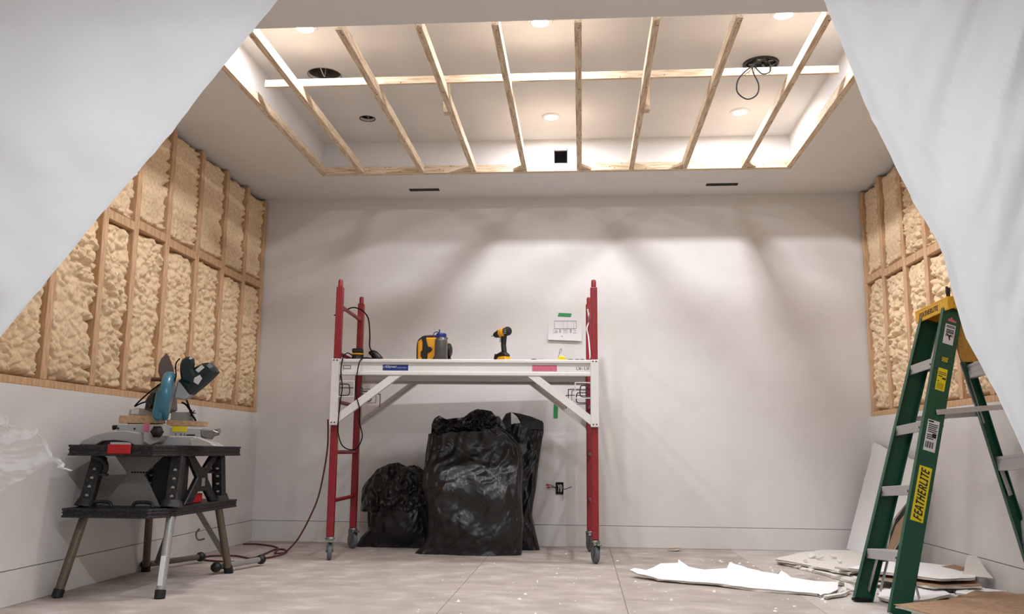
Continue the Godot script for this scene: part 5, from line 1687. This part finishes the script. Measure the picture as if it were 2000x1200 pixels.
# =====================================================================  mitre saw
func saw():
	var t := thing("mitre_saw", "mitre saw with a teal blade housing and dark motor, head raised, on the work table", "mitre saw", Vector3(-2.468, 0.8185, -4.95), 0.14)
	var K := 0.00308
	# q: photo-like side coordinates (in units of K) to local metres
	var P := func(a: Array) -> Array:
		var out := []
		for p in a:
			out.append(Vector2((p[0] - 308.0) * K, (868.0 - p[1]) * K))
		return out
	# base casting with the arched turntable front
	var st := mb()
	prism(st, T3(Vector3(0, 0, 0.08)), P.call([[182, 868], [186, 861], [205, 851], [230, 844], [262, 841.5], [290, 846], [312, 857], [320, 868], [281, 868], [270, 862], [245, 859], [222, 861], [211, 868]]), 0.10, 0.004)
	prism(st, T3(Vector3(0, 0, -0.02)), P.call([[236, 846], [238, 830], [298, 828], [300, 868], [286, 868], [280, 855], [250, 855]]), 0.14, 0.004)
	prism(st, T3(Vector3(0, 0, -0.06)), P.call([[182, 868], [215, 850], [380, 850], [420, 868]]), 0.22, 0.006)
	obj("base", st, M.silver, t)
	st = mb()
	bx(st, Vector3(-0.22, 0.0, 0.105), Vector3(-0.105, 0.016, 0.125), 0.002)
	obj("foot_pad", st, M.white_label, t)
	st = mb()
	for a in [[240, 837], [270, 837.5]]:
		var q: Vector2 = P.call([a])[0]
		lathe(st, T3(Vector3(q.x, q.y, 0.0505), Vector3(PI / 2, 0, 0)), [Vector2(0.006, -0.002), Vector2(0.006, 0.002), Vector2(0, 0.002)], 12)
	objs("base_screw", st, M.black, t)
	st = mb()
	var kq: Vector2 = P.call([[231, 835]])[0]
	lathe(st, T3(Vector3(kq.x - 0.012, kq.y, 0.0), Vector3(0, 0, PI / 2 + 0.15)), [Vector2(0.0, -0.016), Vector2(0.012, -0.014), Vector2(0.014, 0.01), Vector2(0.0, 0.016)], 14)
	obj("side_knob", st, M.black, t)
	# right wing with vise foot
	st = mb()
	prism(st, T3(Vector3(0, 0, -0.02)), P.call([[300, 868], [300, 838], [334, 834], [392, 835], [392, 858], [418, 862], [420, 868]]), 0.12, 0.004)
	obj("right_wing", st, M.silver, t)
	st = mb()
	bxt(st, T3(Vector3(0.135, 0.095, 0.042)), Vector3(0.085, 0.032, 0.003), 0.001)
	obj("yellow_sticker", st, M.yellow_label, t)
	st = mb()
	for x in [0.115, 0.145, 0.165]:
		bxt(st, T3(Vector3(x, 0.055, 0.042)), Vector3(0.003, 0.03, 0.003), 0.0)
	bxt(st, T3(Vector3(0.20, 0.05, 0.042)), Vector3(0.05, 0.03, 0.004), 0.001)
	stuff("scale_marks", st, M.bench_black, t)
	st = mb()
	prism(st, T3(Vector3(0, 0, 0.06)), P.call([[380, 868], [378, 856], [392, 852], [415, 860], [424, 868]]), 0.10, 0.005)
	obj("wing_foot", st, M.grey_light, t)
	st = mb()
	prism(st, T3(Vector3(0, 0, 0.02)), P.call([[390, 837], [415, 838], [424, 842], [422, 848], [414, 850], [410, 856], [396, 853], [391, 846]]), 0.05, 0.006)
	lathe(st, T3(Vector3(0.345, 0.085, 0.02), Vector3(0, 0, 0.2)), [Vector2(0.0, -0.012), Vector2(0.02, -0.012), Vector2(0.02, 0.012), Vector2(0.0, 0.012)], 14)
	obj("vise", st, M.steel, t)
	# turntable arm and locking knob
	st = mb()
	prism(st, T3(Vector3(0, 0, 0.10)), P.call([[297, 830], [334, 830], [334, 850], [326, 862], [312, 868], [300, 862]]), 0.12, 0.004)
	obj("turntable_arm", st, M.silver, t)
	st = mb()
	bxt(st, T3(Vector3(-0.012, 0.098, 0.161)), Vector3(0.03, 0.05, 0.003), 0.001)
	obj("pink_sticker", st, M.pink_label, t)
	st = mb()
	lathe(st, T3(Vector3(0.056, 0.076, 0.165), Vector3(PI / 2, 0, 0)), [Vector2(0.0, 0.0), Vector2(0.026, 0.0), Vector2(0.031, 0.006), Vector2(0.031, 0.028), Vector2(0.022, 0.036), Vector2(0.0, 0.038)], 18)
	for k in 6:
		var a := TAU * k / 6
		bxt(st, T3(Vector3(0.056 + cos(a) * 0.031, 0.076 + sin(a) * 0.031, 0.185), Vector3(0, 0, a)), Vector3(0.008, 0.012, 0.024), 0.003)
	obj("lock_knob", st, M.black, t)
	# fences
	st = mb()
	prism(st, T3(Vector3(0, 0, -0.04)), P.call([[246, 828], [248, 800], [262, 797.5], [312, 801], [312, 828]]), 0.02, 0.003)
	prism(st, T3(Vector3(0, 0, -0.06)), P.call([[324, 830], [324, 804], [366, 804], [368, 830]]), 0.02, 0.003)
	objs("fence", st, M.grey_light, t)
	st = mb()
	bxt(st, T3(Vector3(-0.15, 0.196, -0.028)), Vector3(0.045, 0.03, 0.003), 0.001)
	obj("fence_label", st, M.white_label, t)
	# arm casting behind the blade
	st = mb()
	prism(st, T3(Vector3(-0.02, 0, -0.06)), P.call([[283, 800], [287, 776], [296, 764], [304, 752], [318, 756], [334, 770], [338, 800], [330, 806], [300, 806]]), 0.09, 0.01)
	obj("arm_casting", st, M.steel, t)
	st = mb()
	prism(st, T3(Vector3(-0.018, 0, 0.0)), P.call([[288, 798], [290, 780], [300, 766], [306, 768], [304, 790], [298, 800]]), 0.05, 0.006)
	lathe(st, T3(Vector3(-0.055, 0.25, 0.0), Vector3(0, 0, 0.4)), [Vector2(0.0, -0.03), Vector2(0.022, -0.026), Vector2(0.026, 0.02), Vector2(0.0, 0.03)], 14)
	obj("pivot_housing", st, M.bench_black, t)
	st = mb()
	bxt(st, T3(Vector3(-0.065, 0.20, -0.09)), Vector3(0.08, 0.05, 0.05), 0.006)
	obj("pivot_bracket", st, M.silver, t)
	# blade housing: a curved teal guard, seen along its edge
	var tilt := Transform3D(Basis.from_euler(Vector3(0, 0.22, -0.06)), Vector3(0.055, 0.275, 0.06))
	st = mb()
	var arc := []
	for k in 33:
		var a := deg_to_rad(-62.0 + 222.0 * k / 32.0)
		arc.append(Vector2(cos(a), sin(a)))
	var ring := []
	for k in 33:
		ring.append(arc[k] * 0.150)
	for k in 33:
		ring.append(arc[32 - k] * 0.105)
	var disc := tilt * Transform3D(Basis(Vector3(0, 0, 1), Vector3(0, 1, 0), Vector3(-1, 0, 0)), Vector3.ZERO)
	# rim with a rounded crown
	for k in 32:
		var prof := [[-0.030, 0.128], [-0.029, 0.140], [-0.022, 0.149], [-0.010, 0.153], [0.010, 0.153], [0.022, 0.149], [0.029, 0.140], [0.030, 0.128]]
		for i in prof.size() - 1:
			st.set_smooth_group(4)
			var a0: Vector2 = arc[k]
			var a1: Vector2 = arc[k + 1]
			var v0: Vector3 = disc * Vector3(a0.x * prof[i][1], a0.y * prof[i][1], prof[i][0])
			var v1: Vector3 = disc * Vector3(a1.x * prof[i][1], a1.y * prof[i][1], prof[i][0])
			var v2: Vector3 = disc * Vector3(a1.x * prof[i + 1][1], a1.y * prof[i + 1][1], prof[i + 1][0])
			var v3: Vector3 = disc * Vector3(a0.x * prof[i + 1][1], a0.y * prof[i + 1][1], prof[i + 1][0])
			quad(st, v0, v3, v2, v1)
	st.set_smooth_group(-1)
	for s in [-1.0, 1.0]:
		var side := []
		for k in 33:
			side.append(arc[k] * 0.14)
		side.append(Vector2(-0.06, -0.02))
		side.append(Vector2(0.03, -0.10))
		prism(st, disc * T3(Vector3(0, 0, s * 0.027)), side, 0.005, 0.001)
	obj("blade_housing", st, M.teal_bright, t)
	st = mb()
	var teeth := []
	for k in 80:
		var a := TAU * k / 80
		teeth.append(Vector2(cos(a), sin(a)) * (0.128 if k % 2 == 0 else 0.122))
	prism(st, disc * T3(Vector3.ZERO), teeth, 0.0025, 0.0004)
	obj("saw_blade", st, M.steel, t)
	# teal tongue running down to the tip
	st = mb()
	prism(st, T3(Vector3(0.0, 0, 0.16), Vector3(0, 0, 0)), P.call([[314, 812], [318, 770], [334, 772], [334, 800], [330, 820], [324, 824], [316, 818]]), 0.05, 0.008)
	obj("housing_nose", st, M.teal_bright, t)
	st = mb()
	prism(st, T3(Vector3(0.0, 0, 0.16)), P.call([[317, 818], [324, 825], [320, 829]]), 0.004, 0.0005)
	obj("blade_tip", st, M.steel, t)
	# swung back lower guard, a brown leaf
	st = mb()
	prism(st, T3(Vector3(0, 0, -0.02), Vector3(0, 0.35, 0)), P.call([[311, 691], [316, 698], [322, 712], [328, 730], [322, 740], [310, 746], [304, 744], [298, 728], [298, 714], [302, 702]]), 0.012, 0.003)
	obj("lower_guard", st, M.brown_guard, t)
	st = mb()
	lathe(st, T3(Vector3(-0.01, 0.385, 0.0), Vector3(0, 0, PI / 2)), [Vector2(0, -0.05), Vector2(0.012, -0.05), Vector2(0.012, 0.05), Vector2(0, 0.05)], 12)
	obj("guard_link", st, M.rust, t)
	# gear head, motor and handle
	st = mb()
	prism(st, T3(Vector3(0, 0, -0.02)), P.call([[334, 776], [338, 748], [344, 746], [366, 772], [352, 782], [336, 780]]), 0.09, 0.01)
	obj("gear_head", st, M.silver, t)
	st = mb()
	prism(st, T3(Vector3(0, 0, -0.02)), P.call([[340, 746], [356, 731], [371, 718], [385, 711], [396, 709.5], [405, 717], [411.5, 727], [388, 752], [363, 774]]), 0.115, 0.022)
	obj("motor", st, M.teal_dark, t)
	st = mb()
	prism(st, T3(Vector3(0, 0, 0.0375)), P.call([[373, 725], [384, 715], [390, 720], [379, 730]]), 0.003, 0.0005)
	objs("motor_label", st, M.white_label, t)
	st = mb()
	prism(st, T3(Vector3(0, 0, 0.0375)), P.call([[372, 740], [382, 734], [387, 741], [380, 753], [371, 748]]), 0.003, 0.0005)
	objs("motor_label", st, M.white_label, t)
	st = mb()
	lathe(st, T3(Vector3(0.255, 0.415, 0.0365), Vector3(PI / 2, 0, 0)), [Vector2(0.014, -0.004), Vector2(0.014, 0.006), Vector2(0.0, 0.007)], 12)
	obj("brush_cap", st, M.black, t)
	st = mb()
	prism(st, T3(Vector3(0, 0, 0.03)), P.call([[348, 744], [345, 730], [344, 716], [347, 706], [354, 700.5], [362, 699.5], [368, 703], [370, 712], [369, 724], [374, 736], [368, 752], [352, 748]]), 0.05, 0.014)
	obj("handle", st, M.teal_dark, t)
	st = mb()
	var q1: Array = P.call([[314, 746], [300, 756], [284, 770], [268, 786], [261, 795], [270, 790], [282, 786], [294, 785]])
	var path := []
	for q in q1:
		path.append(Vector3(q.x, q.y, 0.0))
	tube(st, smooth(path), 0.0045, 8)
	var q2: Array = P.call([[336, 752], [340, 738], [338, 722], [339, 712], [345, 704]])
	path = []
	for q in q2:
		path.append(Vector3(q.x, q.y, 0.06))
	tube(st, smooth(path), 0.004, 8)
	var q3: Array = P.call([[346, 786], [354, 790], [362, 800], [367, 810], [372, 816], [376, 824]])
	path = []
	for q in q3:
		path.append(Vector3(q.x, q.y, -0.02))
	tube(st, smooth(path), 0.0055, 8)
	var q4: Array = P.call([[356, 782], [362, 796], [366, 806], [368, 811]])
	path = []
	for q in q4:
		path.append(Vector3(q.x, q.y, -0.01))
	tube(st, smooth(path), 0.0055, 8)
	objs("cable", st, M.cord_black, t)
	st = mb()
	for a in [0.0, 0.9, 1.9, 2.8, 4.2]:
		bar(st, Vector3(0.185, 0.19, -0.015), Vector3(0.185 + cos(a) * 0.022, 0.19 + sin(a) * 0.022, -0.01), 0.007, 0.005)
	stuff("cable_tie", st, M.cord_black, t)
	# timber on the saw table, cut through the middle
	var cuts := [["pale board lying on the left half of the mitre saw table against its fence", [[236, 827.5], [237, 813], [300, 814], [316, 818], [318, 827.5]], -0.005], ["pale board offcut on the right half of the mitre saw table", [[323, 832], [323, 820], [396, 823], [395, 832]], -0.02]]
	for a in cuts:
		var w := thing("timber_offcut", a[0], "timber", t.position, 0.14)
		st = mb()
		prism(st, T3(Vector3(0, 0.002, a[2])), P.call(a[1]), 0.055, 0.002)
		obj("board", st, M.wood_pale, w)

# =====================================================================  on the back wall
func wall_things():
	var z := ZB
	# drawing taped to the wall, its lower edge curling away
	var t := thing("plan_drawing", "white sheet with a line drawing of a wall unit taped to the back wall", "drawing", Vector3(-0.147, 1.78, z))
	var f := func(u: float, v: float) -> Vector3:
		var x := lerpf(-0.149, 0.149, u)
		var y := lerpf(0.0, 0.226, v) + (0.006 - u * 0.012) * (1.0 - v)
		return Vector3(x, y, 0.002 + 0.020 * pow(1.0 - v, 3.0))
	obj_mesh("sheet", sheet(16, 16, f), M.paper, t)
	var st := mb()
	var line := func(a: float, b: float, c: float, d: float) -> void:
		bx(st, Vector3(-0.149 + a * 0.298, d * 0.226, 0.0035 + 0.02 * pow(1.0 - (b + d) * 0.5, 3.0)), Vector3(-0.149 + c * 0.298, b * 0.226, 0.0042 + 0.02 * pow(1.0 - (b + d) * 0.5, 3.0)), 0)
	for a in [[0.18, 0.79, 0.84, 0.78], [0.18, 0.79, 0.188, 0.47], [0.832, 0.79, 0.84, 0.47], [0.18, 0.48, 0.84, 0.465], [0.45, 0.78, 0.455, 0.47], [0.57, 0.78, 0.575, 0.47], [0.76, 0.76, 0.765, 0.5], [0.16, 0.32, 0.29, 0.31], [0.16, 0.46, 0.165, 0.31], [0.20, 0.41, 0.27, 0.40], [0.20, 0.36, 0.27, 0.35], [0.33, 0.44, 0.38, 0.42], [0.33, 0.39, 0.38, 0.37], [0.33, 0.34, 0.38, 0.32], [0.65, 0.44, 0.70, 0.42], [0.65, 0.39, 0.70, 0.37], [0.65, 0.34, 0.70, 0.32], [0.44, 0.43, 0.58, 0.42], [0.44, 0.37, 0.58, 0.365], [0.44, 0.31, 0.58, 0.305], [0.76, 0.41, 0.83, 0.40], [0.74, 0.31, 0.84, 0.30], [0.39, 0.17, 0.43, 0.15]]:
		line.call(a[0], a[1], a[2], a[3])
	stuff("line_print", st, M.pencil, t)
	st = mb()
	for a in [[0.19, 0.775, 0.445, 0.485], [0.58, 0.775, 0.83, 0.485]]:
		line.call(a[0], a[1], a[2], a[3])
	stuff("shaded_print", st, M.print, t)
	st = mb()
	prism(st, T3(Vector3(-0.147, 2.013, z + 0.0025)), [Vector2(-0.064, -0.016), Vector2(0.052, -0.022), Vector2(0.060, 0.012), Vector2(-0.055, 0.018)], 0.0015, 0.0004)
	tag(obj("green_tape", st, M.tape), "short slanted piece of green tape holding the drawing to the wall", "tape")
	st = mb()
	prism(st, T3(Vector3(-0.229, 1.175, z + 0.0015)), [Vector2(-0.020, -0.082), Vector2(0.018, -0.082), Vector2(0.024, 0.10), Vector2(-0.016, 0.10)], 0.0015, 0.0004)
	tag(obj("green_tape", st, M.tape), "upright strip of green tape stuck low on the back wall behind the scaffold brace", "tape")
	# open outlet box with loose wires
	t = thing("outlet_box", "open electrical box in the back wall with loose wires and red wire nuts", "electrical box", Vector3(-0.194, 0.49, z))
	st = mb()
	bx(st, Vector3(-0.032, -0.05, -0.07), Vector3(0.032, 0.05, -0.068), 0)
	bx(st, Vector3(-0.032, -0.05, -0.068), Vector3(-0.030, 0.05, 0.0), 0)
	bx(st, Vector3(0.030, -0.05, -0.068), Vector3(0.032, 0.05, 0.0), 0)
	bx(st, Vector3(-0.030, 0.048, -0.068), Vector3(0.030, 0.05, 0.0), 0)
	bx(st, Vector3(-0.030, -0.05, -0.068), Vector3(0.030, -0.048, 0.0), 0)
	obj("box_shell", st, M.bench_black, t)
	st = mb()
	bx(st, Vector3(-0.034, -0.052, 0.0), Vector3(-0.029, 0.052, 0.006), 0.001)
	bx(st, Vector3(0.029, -0.052, 0.0), Vector3(0.034, 0.052, 0.006), 0.001)
	bx(st, Vector3(-0.034, 0.047, 0.0), Vector3(0.034, 0.052, 0.006), 0.001)
	bx(st, Vector3(-0.034, -0.052, 0.0), Vector3(0.034, -0.047, 0.006), 0.001)
	obj("box_rim", st, M.bench_black, t)
	st = mb()
	for a in [[-0.012, 0.01], [0.004, -0.005], [0.014, 0.012]]:
		tube(st, smooth([Vector3(a[0], -0.03, 0.003), Vector3(a[0] + 0.006, a[1], 0.02), Vector3(a[0] - 0.004, 0.03, 0.004)]), 0.003, 6)
	objs("inner_wire", st, M.paper, t)
	st = mb()
	tube(st, smooth([Vector3(-0.02, 0.005, 0.004), Vector3(-0.05, 0.014, 0.03), Vector3(-0.075, 0.026, 0.03), Vector3(-0.098, 0.028, 0.03)]), 0.003, 6)
	tube(st, smooth([Vector3(-0.02, -0.002, 0.004), Vector3(-0.055, 0.008, 0.032), Vector3(-0.09, 0.008, 0.034)]), 0.003, 6)
	tube(st, smooth([Vector3(0.02, -0.01, 0.004), Vector3(0.05, -0.004, 0.03), Vector3(0.08, 0.006, 0.03), Vector3(0.106, 0.016, 0.03)]), 0.003, 6)
	tube(st, smooth([Vector3(0.0, -0.04, 0.004), Vector3(0.03, -0.07, 0.02), Vector3(0.02, -0.10, 0.02)]), 0.0016, 6)
	objs("loose_wire", st, M.copper, t)
	st = mb()
	lathe(st, T3(Vector3(-0.095, 0.028, 0.03), Vector3(0, 0, PI / 2 - 0.1)), [Vector2(0.009, 0.0), Vector2(0.006, 0.02), Vector2(0.0, 0.022)], 12)
	lathe(st, T3(Vector3(-0.088, 0.008, 0.034), Vector3(0, 0, PI / 2 + 0.1)), [Vector2(0.009, 0.0), Vector2(0.006, 0.02), Vector2(0.0, 0.022)], 12)
	objs("wire_nut", st, M.wire_nut, t)
